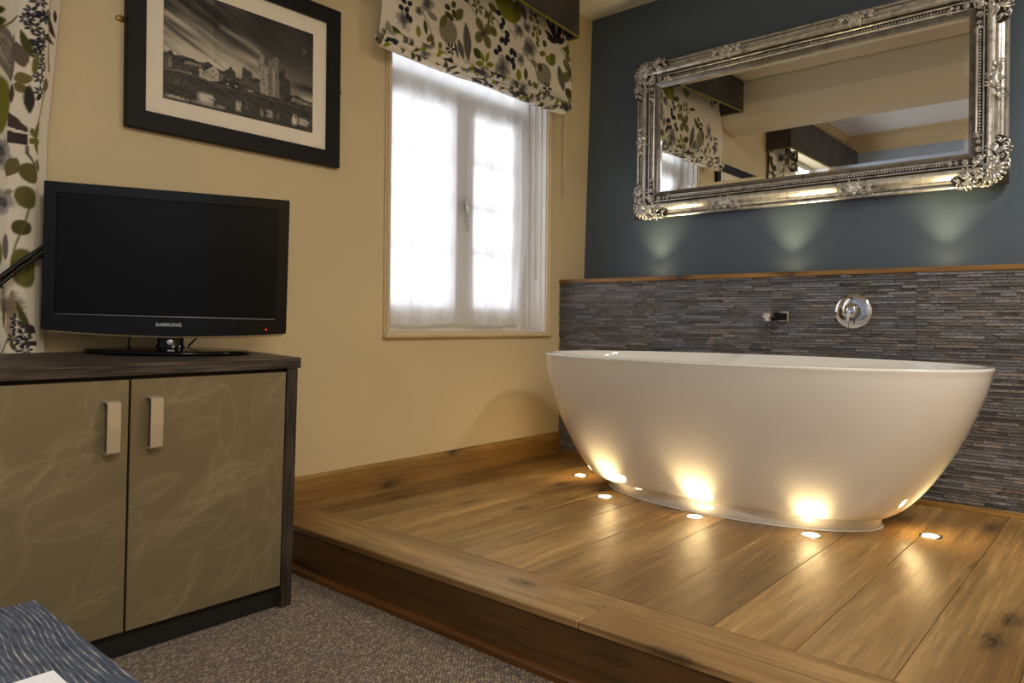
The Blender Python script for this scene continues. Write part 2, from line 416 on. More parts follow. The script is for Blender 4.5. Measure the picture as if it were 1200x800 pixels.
M_PRINT = mat_attr('monochrome_print', .6)
M_DOOR = mat_attr('etched_bronze_laminate', .45, .45, height=(.35, .001))

# ------------------------------------------------------------------ room shell
XL, YF = -1.2, -2.3
ZF = 2.90           # far ends behind the camera
b = MB(); b.box(XL, XB + .1, YF, YA + .1, -.06, 0); struct(obj('floor', b, M_CARPET))
b = MB(); b.box(1.42, XB + .2, YF - .1, YA + .1, ZC, ZC + .3); struct(obj('ceiling', b, M_CEIL))
b = MB(); b.box(XL - .1, 1.4199, YF - .1, YA + .1, ZF, ZF + .1); struct(obj('ceiling_main', b, M_CEIL2))
# window wall with two openings
W1 = (2.073, 3.188, .849, 2.36); W2 = (-.95, .36, .95, 2.58)
b = MB()
T = .32
xs = [XL, W2[0], W2[1], W1[0], W1[1], XB + .12]
for i in range(5):
    if i in (1, 3):
        w = W2 if i == 1 else W1
        b.box(xs[i], xs[i + 1], YA, YA + T, -.06, w[2]); b.box(xs[i], xs[i + 1], YA, YA + T, w[3], ZF)
    else: b.box(xs[i], xs[i + 1], YA, YA + T, -.06, ZF)
struct(obj('wall_left', b, M_CREAM))
# blue wall leans back slightly towards its top
b = MB()
def bx(z): return 3.554 + (z - 1.17) * .0394
b.prism([(bx(.9), .9), (bx(ZC), ZC), (XB + .2, ZC), (XB + .2, .9)], 1, YF, YA)
struct(obj('wall_right', b, M_BLUE))
b = MB(); b.box(XL - .1, XL, YF, YA + .1, -.06, ZF); struct(obj('wall_back', b, M_PALE))
b = MB(); b.box(XL - .1, XB + .2, YF - .1, YF, -.06, ZF); struct(obj('wall_front', b, M_CREAM))
# split face slate cladding: rows of random strips
b = MB(); y0s, y1s = -1.6, YA - .002
rows = 74; z = ZP; zt = 1.128
b.prism([(slate_x(y1s) + .004, y1s), (slate_x(y0s) + .004, y0s), (XB + .1, y0s), (XB + .1, y1s)], 2, ZP - .02, zt)
hrow = (zt - ZP) / rows
for i in range(rows):
    y = y1s; za, zb = ZP + i * hrow, ZP + (i + 1) * hrow
    while y > y0s:
        l = random.uniform(.02, .11) if random.random() < .7 else random.uniform(.1, .24); ya = max(y - l, y0s)
        # tile joints every 0.6 m
        jt = math.floor((y1s - y) / .6 + 1e-6) + 1; ya = max(ya, y1s - jt * .6)
        p = random.uniform(0., .011)
        g = random.uniform(.62, 1.38); wv = random.uniform(-.08, .1)
        c = tuple(float(k) for k in lin(np.clip(np.array([134 * (1 + wv), 133, 141 * (1 - wv)]) * g, 0, 255)))
        xa, xb_ = slate_x(y) - p, slate_x(ya) - p
        e = .0011; y_, ya_ = y - .0006, ya + .0006
        vs = [(xa, y_, za + e), (xb_, ya_, za + e), (xb_, ya_, zb - e), (xa, y_, zb - e), (xa + .02, y_, za + e), (xb_ + .02, ya_, za + e), (xb_ + .02, ya_, zb - e), (xa + .02, y_, zb - e)]
        b.add(vs, [(0, 3, 2, 1), (0, 1, 5, 4), (3, 7, 6, 2), (0, 4, 7, 3), (1, 2, 6, 5)], c)
        y = ya
struct(obj('wall_right_lower', b, M_SLATE))
b = MB()
b.prism([(slate_x(YA) - .012, YA - .001), (slate_x(y0s) - .012, y0s), (bx(1.15), y0s), (bx(1.15), YA - .001)], 2, 1.128, 1.149)
o = obj('trim_1', b, M_LEDGE, bevel=.002); struct(o)

# platform: border board along the front edge, boards running to the slate wall
XP, XBD = 1.468, 1.664
b = MB(); seams = [2.9, 2.40]; yy = 2.40
ys = [YA - .002, 2.37, 2.17, 1.97, 1.775, 1.58, 1.385, 1.19, .99, .79, .59, .388, .19, -.01, -.21, -.41, -.61, -.81, -1.01, -1.21, -1.41, -1.6, -1.8, -2.0, -2.2, YF]
for ya, yb in zip(ys[:-1], ys[1:]):
    cuts = [XBD] + ([random.uniform(2.0, 3.1)] if random.random() < .5 and ya > 1.7 else []) + [slate_x(ya) + .05]
    for xa, xb_ in zip(cuts[:-1], cuts[1:]):
        b.box(xa + .0006, xb_ - .0006, yb + .0007, ya - .0007, ZP - .02, ZP, bev=.0012, col=(random.random(), random.random(), random.random()))
platform = obj('floor_platform', b, M_FLOOR); struct(platform)
b = MB(); b.box(XP, XBD - .0006, YF, 1.05, ZP - .022, ZP, bev=.003, col=(.3, .55, .2)); b.box(XP, XBD - .0006, 1.0515, YA - .002, ZP - .022, ZP, bev=.003, col=(.8, .45, .6))
struct(obj('floor_platform_border', b, M_BORDER))
b = MB(); b.box(XP + .004, XP + .03, YF, YA - .002, 0, ZP - .0225, col=(.2, .4, .9)); b.box(XP + .03, XB, YF, YA - .002, 0.0005, ZP - .0225, col=(.2, .4, .9))
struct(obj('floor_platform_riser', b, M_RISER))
b = MB(); pr = [(XP + .0035, 0.001), (XP + .0035, .026)] + [(XP + .0035 - .016 * math.sin(a), .001 + .012 + .012 * math.cos(a)) for a in np.linspace(.1, PI / 2, 6)] + [(XP - .0125, .001)]
b.prism(pr, 1, YF, YA - .002); b.c = [(.6, .5, .1)] * len(b.v)
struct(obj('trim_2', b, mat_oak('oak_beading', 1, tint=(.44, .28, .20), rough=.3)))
# skirtings
b = MB(); b.prism([(YA - .001, ZP), (YA - .020, ZP), (YA - .020, .276), (YA - .012, .286), (YA - .001, .286)], 0, XP + .01, slate_x(YA) - .012)
b.c = [(.15, .6, .3)] * len(b.v); struct(obj('baseboard_left', b, M_SKIRT))
b = MB(); b.prism([(slate_x(YA) - .011, YA - .021), (slate_x(YA) - .028, YA - .021), (slate_x(y0s) - .028, y0s), (slate_x(y0s) - .011, y0s)], 2, ZP, ZP + .022)
b.c = [(.35, .5, .8)] * len(b.v); struct(obj('baseboard_right', b, M_SKIRTY, bevel=.002))
b = MB(); b.box(XL, XP - .02, YA - .018, YA - .001, 0, .12, bev=.003); struct(obj('baseboard_left_low', b, M_WHITE))
# ceiling beam across the room, cornice of the room beyond it
b = MB(); b.prism([(1.84, ZC - .0005), (1.80, 2.56), (1.74, 2.48), (1.62, 2.43), (1.50, 2.42), (1.42, 2.42), (1.4195, ZF)], 1, YF, YA - .001)
struct(obj('ceiling_beam', b, M_CEIL, bevel=.02, seg=4))
b = MB()
cor = [(.0, .16), (.014, .16), (.018, .145), (.03, .14), (.045, .09), (.08, .055), (.115, .042), (.12, .028), (.135, .028), (.14, .012), (.165, .010), (.165, 0), (0, 0)]
b.prism([(YA - p, ZF - q) for p, q in cor], 0, XL, 1.42)
b.prism([(XL + p, ZF - q) for p, q in cor], 1, YF, YA)
struct(obj('trim_3', b, M_CREAMTRIM))

# ------------------------------------------------------------------ windows
def window(n, w, bars, handle_x):
    x0, x1, z0, z1 = w
    root = bpy.data.objects.new('window_%d' % n, None); COL.objects.link(root); root.location = ((x0 + x1) / 2, YA, z0); struct(root)
    # architrave
    b = MB(); t = .032
    for a0, a1 in ((x0 - t, x0), (x1, x1 + t)):
        b.box(a0, a1, YA - .012, YA + .004, z0 - .018, z1 + t, bev=.003)
        b.box(a0 + .008, a1 - .008, YA - .02, YA - .0121, z0 - .01, z1 + t - .01, bev=.003)
    b.box(x0 - t, x1 + t, YA - .012, YA + .004, z1, z1 + t, bev=.003)
    obj('architrave', b, M_CREAMTRIM, root)
    b = MB(); b.box(x0 - t - .004, x1 + t + .004, YA - .028, YA - .0005, z0 - .020, z0 - .001, bev=.004); b.box(x0, x1, YA - .0005, YA + .2, z0 - .004, z0 + .004, bev=.001)
    obj('window_sill', b, M_CREAMTRIM, root)
    # reveal lining with beaded panels
    b = MB()
    for sx, xx in ((1, x0), (-1, x1)):
        b.box(*sorted((xx - sx * .001, xx + sx * .006)), YA + .001, YA + .2, z0 + .003, z1, bev=.001)
        for yy_ in (.03, .075, .12): b.box(*sorted((xx + sx * .006, xx + sx * .014)), YA + yy_, YA + yy_ + .018, z0 + .02, z1 - .02, bev=.003)
    obj('reveal_lining', b, M_WHITE, root)
    # frame, two casements
    yf = YA + .17; b = MB()
    b.box(x0 + .006, x0 + .05, yf, yf + .07, z0 + .004, z1, bev=.003); b.box(x1 - .05, x1 - .006, yf, yf + .07, z0 + .004, z1, bev=.003)
    b.box(x0 + .05, x1 - .05, yf, yf + .07, z0 + .004, z0 + .045, bev=.003); b.box(x0 + .05, x1 - .05, yf, yf + .07, z0 + 1.20, z0 + 1.26, bev=.003); b.box(x0 + .05, x1 - .05, yf, yf + .07, z1 - .05, z1, bev=.003)
    xm = handle_x; b.box(xm - .02, xm + .02, yf, yf + .07, z0 + .045, z0 + 1.20, bev=.003)
    obj('window_frame', b, M_WHITE, root)
    for (a0, a1) in ((x0 + .052, xm - .021), (xm + .021, x1 - .052)):
        c = MB(); s = .065; y0_, y1_ = yf - .012, yf + .045; c0, c1 = z0 + .047, z0 + 1.198
        c.box(a0, a0 + s, y0_, y1_, c0, c1, bev=.003); c.box(a1 - s, a1, y0_, y1_, c0, c1, bev=.003)
        c.box(a0 + s, a1 - s, y0_, y1_, c0, c0 + s + .02, bev=.003); c.box(a0 + s, a1 - s, y0_, y1_, c1 - s, c1, bev=.003)
        cas = obj('casement', c, M_WHITE, root)
        g = MB(); xv = a0 + s + (a1 - a0 - 2 * s) * .42
        g.box(xv - .012, xv + .012, yf + .004, yf + .03, c0 + s, c1 - s, bev=.002)
        for zb in bars: g.box(a0 + s, a1 - s, yf + .005, yf + .029, zb - .013, zb + .013, bev=.002)
        obj('glazing_bar', g, M_WHITE, cas)
        p = MB(); p.box(a0 + s - .004, a1 - s + .004, yf + .014, yf + .018, c0 + s, c1 - s + .002); obj('pane', p, M_GLASS, cas)
    p = MB(); p.box(x0 + .05, x1 - .05, yf + .03, yf + .034, z0 + 1.26, z1 - .05); obj('pane', p, M_GLASS, root)
    h = MB(); zc = 1.50 if n == 1 else 1.6
    h.box(xm - .012, xm + .012, yf - .030, yf - .0121, zc - .045, zc + .045, bev=.003)
    h.tube([(xm, yf - .031, zc + .015), (xm, yf - .052, zc + .012), (xm + .004, yf - .058, zc - .01), (xm + .012, yf - .055, zc - .13)], [.008, .008, .0075, .006], 8)
    obj('handle', h, M_CHROME, root)
    return root
window(1, W1, (1.745, 1.51, 1.27), 2.672)
window(2, W2, (1.8, 1.5, 1.25), -.08)

# sheer curtain hanging inside the first window
xs0, xs1 = W1[0] + .008, W1[1] - .020
def sheer_mesh():
    c = Canvas(xs0, xs1, .888, 2.30, .012, (255, 255, 255))
    def pos(U, V):
        s = (U - xs0) / (xs1 - xs0); h = (V - .888) / 1.4
        y = YA + .128 + .007 * np.sin(U * 46) * (1 - .3 * h) + .004 * np.sin(U * 103 + 1) + .012 * np.sin((s - .5) * 9) * np.exp(-((V - 1.5) / .4) ** 2)
        x = U - .035 * np.clip((s - .82) / .18, 0, 1) * np.exp(-((V - .98) / .28) ** 2) - .012 * np.clip((s - .82) / .18, 0, 1) * np.clip((1.1 - V) * 4, 0, 1)
        return x, y, V + .006 * np.cos(U * 12) * (1 - h)
    return c, pos
c, pos = sheer_mesh()
sheer = thing('sheer_curtain', 'sheer white curtain hanging in front of the window panes, below the floral blind', 'curtain', ((xs0 + xs1) / 2, YA + .12, .888))
c.sheet('fabric', pos, M_SHEER, sheer)
b = MB()
for dx in (0, .012): b.tube([(3.172 - dx, YA + .055, z_) for z_ in np.linspace(2.2, 1.15, 6)], .0022, 6)
b.tube([(3.160 + .012 * k, YA + .055, 1.15 - .008 * math.sin(PI * k)) for k in np.linspace(0, 1, 7)], .002, 6)
obj('pull_cord', b, M_CORD, sheer)
b = MB(); b.tube([(xs0, YA + .128, 2.305), (xs1, YA + .128, 2.305)], .006, 8); obj('rod', b, M_WHITE, sheer)

# ------------------------------------------------------------------ floral fabric
PLUM, NAVY, LIME, OLIVE, DOLIVE, GREY, BROWN, STONE = (48, 36, 42), (24, 27, 46), (142, 144, 30), (116, 110, 48), (76, 76, 24), (104, 100, 96), (110, 96, 72), (140, 132, 112)
def fuzzy(c, x, y, r, col=GREY, core=(40, 44, 60), seed=0):
    n = c.noise(r * .35, r * .35, 3, seed); d = np.hypot(c.U - x, c.V - y) / r
    c.blend(np.clip((1.0 - d + (n - .5) * .9) * 3, 0, 1), col, .7)
    c.blend(np.clip((.55 - d + (n - .5) * .7) * 4, 0, 1), core, .75)
def disc_leaf(c, x, y, r, col=STONE):
    c.ell(x, y, r, r * .92, 0, col, .9, .12)
    for k in range(7):
        a = k * 2 * PI / 7 + .3; c.line([(x, y), (x + r * .85 * math.cos(a), y + r * .85 * math.sin(a))], r * .05, (112, 106, 86), .5)
    for q in (.4, .7): 
        d = np.hypot(c.U - x, c.V - y); c.blend(np.clip(1 - np.abs(d - r * q) / (r * .06), 0, 1), (112, 106, 86), .45)
def flower5(c, x, y, r, col=OLIVE, core=PLUM, n=4, rot=20):
    for k in range(n):
        a = math.radians(rot + k * 360 / n); px, py = x + r * .58 * math.cos(a), y + r * .58 * math.sin(a)
        c.ell(px, py, r * .48, r * .36, math.degrees(a), col, .95, .1); c.line([(x, y), (px, py)], r * .1, (80, 74, 40), .6)
    fuzzy(c, x, y, r * .3, core, core, 3)
def starf(c, x, y, r, col=NAVY, n=7, rot=10):
    for k in range(n):
        a = math.radians(rot + k * 360 / n); c.leaf((x + r * .12 * math.cos(a), y + r * .12 * math.sin(a)), (x + r * math.cos(a), y + r * math.sin(a)), r * .38, col)
def lily(c, x, y, r, rots, col=PLUM):
    for a, k in rots:
        a = math.radians(a); c.leaf((x, y), (x + r * k * math.cos(a), y + r * k * math.sin(a)), r * .19, col, vein=(34, 26, 32))
def stripe_leaf(c, p0, p1, w, col=(110, 108, 104)):
    c.leaf(p0, p1, w, col, .95); p0 = np.array(p0); p1 = np.array(p1); d = p1 - p0; nrm = np.array([-d[1], d[0]]) / np.linalg.norm(d)
    for k in (-.22, 0, .22): c.line([p0 + d * .15 + nrm * w * k * .6, p0 + d * .5 + nrm * w * k, p0 + d * .85 + nrm * w * k * .6], w * .07, (38, 36, 44), .9)
def berries(c, pts, r, col=NAVY):
    for i, (x, y) in enumerate(pts): c.ell(x, y, r * 1.15, r * .85, i * 53, col, 1, .15); c.ell(x + r * .2, y + r * .3, r * .25, r * .15, 0, (90, 96, 120), .6, .5)

def blind_pattern(c, ox, oz):
    """motifs laid out as on the printed cloth; coordinates measured on the cloth"""
    P = lambda x, y: tuple(on(420 + x / 4., y / 4., 1, 2.42)[[0, 2]] + np.array([ox, oz]))
    k = .00105
    S = lambda r, x=500: r * (.00072 + .00085 * x / 1000) * 1.05
    for (x, y, r, col) in [(300, 15, 48, GREY), (200, 95, 45, GREY), (780, 235, 42, GREY), (665, 325, 45, GREY)]: fuzzy(c, *P(x, y), S(r, x), col, (46, 50, 66), int(x))
    for (x, y, r) in [(265, 55, 26), (735, 150, 30), (775, 135, 24), (745, 290, 24), (700, 50, 20)]: fuzzy(c, *P(x, y), S(r, x), (92, 90, 96), (44, 46, 60), int(y))
    for (x, y, r) in [(400, 150, 54), (850, 355, 42)]: disc_leaf(c, *P(x, y), S(r, x))
    for (x0, y0, x1, y1) in [(350, 100, 300, 60), (830, 330, 780, 285)]: c.leaf(P(x0, y0), P(x1, y1), .03, STONE, .9)
    def lf(x0, y0, x1, y1, w, col, v=None): c.leaf(P(x0, y0), P(x1, y1), S(w, (x0 + x1) / 2) * 1.15, col, vein=v)
    for a in [(720, 120, 650, -60, 95, (150, 148, 40), (100, 100, 20)), (720, 115, 750, 0, 40, (120, 120, 30)), (262, 120, 272, 175, 26, LIME), (290, 95, 305, 165, 20, DOLIVE), (360, 130, 392, 75, 30, OLIVE), (430, 100, 470, 50, 34, OLIVE), (425, 100, 380, 60, 22, DOLIVE),
              (520, 232, 562, 278, 30, DOLIVE), (600, 130, 630, 178, 32, OLIVE), (870, 310, 900, 262, 34, OLIVE), (860, 300, 870, 270, 26, LIME), (945, 415, 975, 455, 28, DOLIVE), (765, 325, 775, 385, 18, DOLIVE), (735, 330, 745, 388, 24, LIME), (825, 300, 835, 345, 20, DOLIVE),
              (845, 195, 860, 228, 24, DOLIVE), (940, 230, 985, 250, 22, OLIVE), (955, 250, 990, 200, 18, OLIVE), (950, 255, 975, 290, 18, OLIVE), (340, 190, 312, 165, 26, OLIVE), (365, 195, 370, 230, 20, OLIVE), (445, 185, 480, 280, 26, GREY), (428, 190, 455, 275, 14, (90, 88, 84)),
              (150, 125, 205, 190, 30, DOLIVE), (170, 150, 240, 210, 24, LIME), (130, 100, 145, 170, 30, (160, 152, 130)), (790, 398, 800, 420, 20, OLIVE), (815, 395, 822, 425, 20, OLIVE), (600, 20, 640, 60, 30, OLIVE), (580, 60, 600, 95, 24, DOLIVE), (990, 200, 1000, 290, 18, OLIVE)]: lf(*a)
    for a in [(500, 290, 480, 110, 46), (770, 105, 765, 20, 30), (940, 430, 915, 310, 36)]: stripe_leaf(c, P(a[0], a[1]), P(a[2], a[3]), S(a[4], a[0]))
    for (x, y, r) in [(568, 162, 58), (968, 345, 48)]: flower5(c, *P(x, y), S(r, x), rot=40)
    for (x, y, r, col) in [(580, 305, 52, LIME), (990, 470, 40, LIME), (545, 35, 38, OLIVE), (600, 88, 34, OLIVE), (415, 230, 30, PLUM), (870, 420, 26, PLUM), (820, 150, 24, LIME)]: starf(c, *P(x, y), S(r, x), col, 6)
    lily(c, *P(915, 205), S(115, 900), [(118, .95), (96, .85), (62, .8), (30, .55), (160, .62), (178, .5)])
    lily(c, *P(505, 22), S(70, 500), [(165, 1.), (150, .6)])
    b1 = lambda pts, r, col: berries(c, [P(*q) for q in pts], S(r, pts[0][0]), col)
    b1([(185, 40), (210, 50), (215, 80), (195, 10), (222, 22), (228, 95)], 15, NAVY)
    b1([(645, 65), (655, 130), (665, 105), (680, 165), (655, 195), (672, 205), (645, 235), (630, 250), (700, 250), (715, 262), (685, 280), (706, 292), (714, 318), (680, 190)], 14, NAVY)
    b1([(395, 40), (425, 28), (425, 70), (410, 88)], 16, DOLIVE)
    b1([(800, 92), (825, 75), (805, 65), (830, 105), (810, 140), (835, 155), (820, 190), (845, 258), (800, 168), (818, 215), (836, 262)], 11, OLIVE)
    b1([(315, 185), (335, 205), (790, 395), (812, 402)], 13, OLIVE)
    for pts in [[(500, 20), (530, 70), (550, 110)], [(280, 60), (320, 140), (330, 200), (360, 240)], [(600, 60), (640, 110), (660, 160)], [(930, 230), (960, 290), (968, 330)], [(390, 170), (400, 240)], [(690, 140), (720, 190)], [(760, 180), (790, 260), (800, 300), (830, 400)], [(500, 190), (505, 280)]]:
        c.line([P(*q) for q in pts], S(5, pts[0][0]), (96, 84, 48), .8)

def scatter(c, u0, u1, v0, v1, seed, n, s=1.):
    r = random.Random(seed)
    for i in range(n):
        x, y, k, q = r.uniform(u0, u1), r.uniform(v0, v1), i % 9, r.uniform(.8, 1.2) * s
        if k == 0: fuzzy(c, x, y, .035 * q, seed=i)
        elif k == 1: flower5(c, x, y, .04 * q, rot=r.uniform(0, 90))
        elif k == 2: lily(c, x, y, .09 * q, [(60, 1), (90, .9), (120, .9), (150, .6)])
        elif k == 3: a = r.uniform(0, 6.3); c.leaf((x, y), (x + .1 * math.cos(a), y + .1 * math.sin(a)), .04 * q, r.choice([LIME, OLIVE, DOLIVE]))
        elif k == 4: starf(c, x, y, .03 * q, NAVY)
        elif k == 5: disc_leaf(c, x, y, .04 * q)
        elif k == 6: berries(c, [(x + r.uniform(-.03, .03), y + r.uniform(-.05, .05)) for _ in range(6)], .011)
        elif k == 7: a = r.uniform(0, 6.3); stripe_leaf(c, (x, y), (x + .12 * math.cos(a), y + .12 * math.sin(a)), .034)
        else: a = r.uniform(0, 6.3); c.leaf((x, y), (x + .07 * math.cos(a), y + .07 * math.sin(a)), .025 * q, OLIVE); c.line([(x, y), (x - .06 * math.cos(a), y - .06 * math.sin(a))], .004, (96, 84, 48))
CLOTH = (244, 235, 218)

# roman blind, its folded layers hanging at the bottom
BX0, BX1, BZ = 1.93, 3.222, 2.052
blind = thing('roman_blind', 'floral roman blind in cream, olive and charcoal, drawn up above the window', 'blind', ((BX0 + BX1) / 2, 2.45, BZ))
c = Canvas(BX0, BX1, 2.10, 2.62, .0032, CLOTH)
scatter(c, BX0, BX1, 2.50, 2.60, 5, 14)
blind_pattern(c, 0, 0)
def pos(U, V):
    s = (U - BX0) / (BX1 - BX0); h = np.clip((V - 2.10) / .42, 0, 1)
    y = 2.42 - .022 * np.sin(h * PI) - .012 * (1 - h) + .004 * np.sin(U * 9 + V * 4)
    x = U + .030 * np.clip((s - .9) / .1, 0, 1) * (1 - h) ** 1.5 - .012 * np.clip((.1 - s) / .1, 0, 1) * (1 - h)
    return x, y, V - .006 * np.sin(s * 7) * (1 - h)
c.sheet('face', pos, M_FABRIC, blind, thick=.002)
def fold(i, z0, z1, yc, bulge, seed):
    c = Canvas(BX0 - .004, BX1 + .012 - .012 * i, 0., 1., .006, CLOTH)
    c = Canvas(BX0 - .004, BX1 + .014 - .014 * i, 0., .2, .004, CLOTH); r = random.Random(seed)
    for k in range(84):
        x, y = r.uniform(BX0, BX1), r.uniform(.01, .19); q = k % 6
        if q == 0: berries(c, [(x, y), (x + .02, y + .01), (x - .02, y + .012)], .015)
        elif q == 1: c.leaf((x, y - .05), (x + r.uniform(-.03, .03), y + .06), .03, LIME)
        elif q == 2: c.leaf((x, y - .04), (x + r.uniform(-.06, .06), y + .05), .024, DOLIVE)
        elif q == 3: fuzzy(c, x, y, .04, (110, 108, 110), (50, 52, 62), k)
        elif q == 4: c.leaf((x, y), (x + .1, y + r.uniform(-.03, .03)), .03, (70, 66, 66))
        else: stripe_leaf(c, (x, y - .06), (x + .02, y + .06), .03)
    def pos(U, V):
        t = V / .2; a = t * 2 * PI; s = (U - BX0) / (BX1 - BX0)
        sag = .004 * np.sin(s * 11 + i)
        return U, yc + bulge * np.sin(a) * .5 - .006 * np.sin(s * 5 + i), (z0 + z1) / 2 + sag - (z1 - z0) / 2 * np.cos(a)
    c.sheet('fold', pos, M_FABRIC, blind)
fold(0, 2.078, 2.118, 2.412, .075, 11); fold(1, 2.062, 2.094, 2.420, .060, 12); fold(2, 2.050, 2.074, 2.428, .050, 13)
b = MB()
for dx in (0, .014): b.tube([(3.318 + dx, YA - .018, z_) for z_ in np.linspace(2.45, 1.63, 6)], .0024, 6)
b.tube([(3.325 + .007 * math.cos(a), YA - .018, 1.63 + .010 * math.sin(a)) for a in np.linspace(PI, 2 * PI, 7)], .0022, 6)
obj('pull_cord', b, M_CORD, blind)

def pelmet(x0, x1, yfl, yfr, zbl, zbr, ztop, label):
    p = thing('pelmet', label, 'pelmet', ((x0 + x1) / 2, YA, zbl))
    t = .018
    def side(xa, ya, xb, yb, za, zb):
        d = Vector((xb - xa, yb - ya)).normalized(); n = Vector((-d.y, d.x)) * t; m = MB()
        m.add([(xa, ya, za), (xb, yb, zb), (xb, yb, ztop), (xa, ya, ztop), (xa + n.x, ya + n.y, za), (xb + n.x, yb + n.y, zb), (xb + n.x, yb + n.y, ztop), (xa + n.x, ya + n.y, ztop)],
              [(0, 1, 2, 3), (7, 6, 5, 4), (0, 4, 5, 1), (3, 2, 6, 7), (0, 3, 7, 4), (1, 5, 6, 2)]); return m
    obj('front_board', side(x0, yfl, x1, yfr, zbl, zbr), M_PELMET, p, bevel=.002)
    obj('side_board', side(x0, YA - .001, x0, yfl + .0185, zbl, zbl), M_PELMET, p, bevel=.002)
    obj('side_board', side(x1, yfr + .0185, x1, YA - .001, zbr, zbr), M_PELMET, p, bevel=.002)
    m = MB(); m.tube([(x0, YA - .002, zbl), (x0, yfl, zbl), (x1, yfr, zbr), (x1, YA - .002, zbr)], .0055, 6); obj('piping', m, M_PIPING, p)
    m = MB(); m.add([(x0 + .02, yfl + .02, ztop - .03), (x1 - .02, yfr + .02, ztop - .03), (x1 - .02, YA - .002, ztop - .03), (x0 + .02, YA - .002, ztop - .03),
                     (x0 + .02, yfl + .02, ztop - .012), (x1 - .02, yfr + .02, ztop - .012), (x1 - .02, YA - .002, ztop - .012), (x0 + .02, YA - .002, ztop - .012)],
                    [(3, 2, 1, 0), (4, 5, 6, 7), (0, 1, 5, 4), (2, 3, 7, 6), (1, 2, 6, 5), (3, 0, 4, 7)]); obj('top_board', m, M_LINING, p)
    return p
pelmet(1.86, 3.228, 2.262, 2.335, 2.486, 2.458, ZC - .012, 'charcoal suede pelmet box with lime piping above the floral roman blind')
pelmet(-1.12, .79, 2.30, 2.30, 2.43, 2.43, 2.739, 'charcoal pelmet box over the long floral curtain, shown only in the mirror')

# long curtain left of the television
CU0, CU1 = .13, .781
c = Canvas(CU0, CU1, .04, 2.52, .0029, CLOTH)
Q = lambda x, y: tuple(on(x, y, 1, 2.47)[[0, 2]])
scatter(c, CU0, .57, .04, 2.50, 21, 110); scatter(c, CU0, CU1, 1.94, 2.50, 22, 110); scatter(c, CU0, CU1, .04, .72, 23, 30)
c.leaf(Q(5, 18), Q(24, 98), .046, (128, 118, 108)); stripe_leaf(c, Q(9, 36), Q(22, 82), .030, (170, 158, 138)); c.leaf(Q(26, 96), Q(22, 40), .018, (120, 112, 100))
c.leaf(Q(27, 50), Q(40, 82), .042, (112, 96, 82)); c.leaf(Q(3, 0), Q(6, 14), .03, DOLIVE); c.ell(*Q(3, 20), .022, .016, 0, DOLIVE); c.line([Q(0, 36), Q(25, 20)], .006, OLIVE)
c.ell(*Q(3, 122), .05, .098, 0, (128, 126, 44), 1, .1)
for k in range(6): c.line([Q(3, 122), Q(3 + 18 * math.cos(k * .6 - 1.5), 122 + 32 * math.sin(k * .6 - 1.5))], .002, (100, 98, 30), .8)
c.leaf(Q(0, 138), Q(9, 156), .022, (84, 70, 60))
for i, (x, y) in enumerate([(48, 3), (43, 16), (53, 22), (45, 34), (53, 44), (52, 54), (47, 56), (52, 68), (58, 80), (55, 93), (57, 110), (38, 25), (57, 19)]): starf(c, *Q(x, y), .021, NAVY, 7, i * 20)
for a in [(59, 22, 77, 46, 8), (58, 42, 76, 54, 6)]: c.leaf(Q(a[0], a[1]), Q(a[2], a[3]), a[4] * .0032, (70, 56, 56), vein=(40, 30, 34), k=.6)
c.leaf(Q(33, 36), Q(46, 70), .020, DOLIVE); c.leaf(Q(50, 62), Q(48, 92), .014, OLIVE); c.line([Q(62, 24), Q(66, 50), Q(73, 86)], .005, OLIVE); c.line([Q(60, 0), Q(62, 24)], .004, OLIVE)
c.leaf(Q(29, 95), Q(48, 94), .034, (128, 112, 60)); c.leaf(Q(30, 100), Q(46, 112), .026, (120, 106, 58)); c.leaf(Q(27, 100), Q(28, 124), .02, (84, 70, 46)); c.leaf(Q(45, 102), Q(47, 136), .022, (54, 46, 46)); c.leaf(Q(52, 120), Q(60, 112), .014, PLUM)
c.leaf(Q(70, 94), Q(67, 112), .022, (116, 102, 70)); c.line([Q(69, 112), Q(64, 132), Q(56, 160)], .004, (60, 50, 30)); c.leaf(Q(73, 12), Q(75, 28), .012, PLUM)
c.poly([Q(24, 133), Q(36, 140), Q(47, 153), Q(47, 158), Q(24, 150)], (76, 62, 56)); c.poly([Q(24, 155), Q(46, 160), Q(46, 173), Q(24, 169)], (70, 56, 52))
for k in range(4): c.line([Q(25, 158 + k * 3.2), Q(46, 163 + k * 2.6)], .0018, (40, 32, 34), .7)
fuzzy(c, *Q(9, 178), .052, (112, 108, 112), (44, 44, 54), 4); c.ell(*Q(9, 178), .008, .01, 0, (210, 200, 180))
for e in [(50, 152), (63, 151), (48, 170), (61, 184), (66, 171), (62, 143)]: c.leaf(Q(55, 165), Q(*e), .018, OLIVE)
c.leaf(Q(22, 208), Q(38, 188), .044, (112, 104, 50)); c.line([Q(46, 174), Q(46, 182), Q(54, 194), Q(60, 212)], .006, (64, 50, 34))
c.ell(*Q(50, 205), .026, .033, 20, (104, 98, 46)); c.leaf(Q(57, 188), Q(66, 204), .022, OLIVE); c.line([Q(7, 196), Q(9, 220)], .005, OLIVE); c.leaf(Q(3, 194), Q(12, 194), .02, DOLIVE)
fuzzy(c, *Q(15, 238), .045, (128, 124, 130), (40, 46, 62), 6); fuzzy(c, *Q(2, 225), .026, (46, 46, 60), (30, 32, 50), 9); c.leaf(Q(18, 228), Q(34, 226), .02, (160, 146, 124))
c.ell(*Q(46, 233), .026, .036, 10, (108, 102, 48)); c.ell(*Q(41, 268), .022, .024, 0, (84, 80, 34)); c.line([Q(48, 245), Q(44, 262), Q(34, 296)], .004, (104, 98, 46))
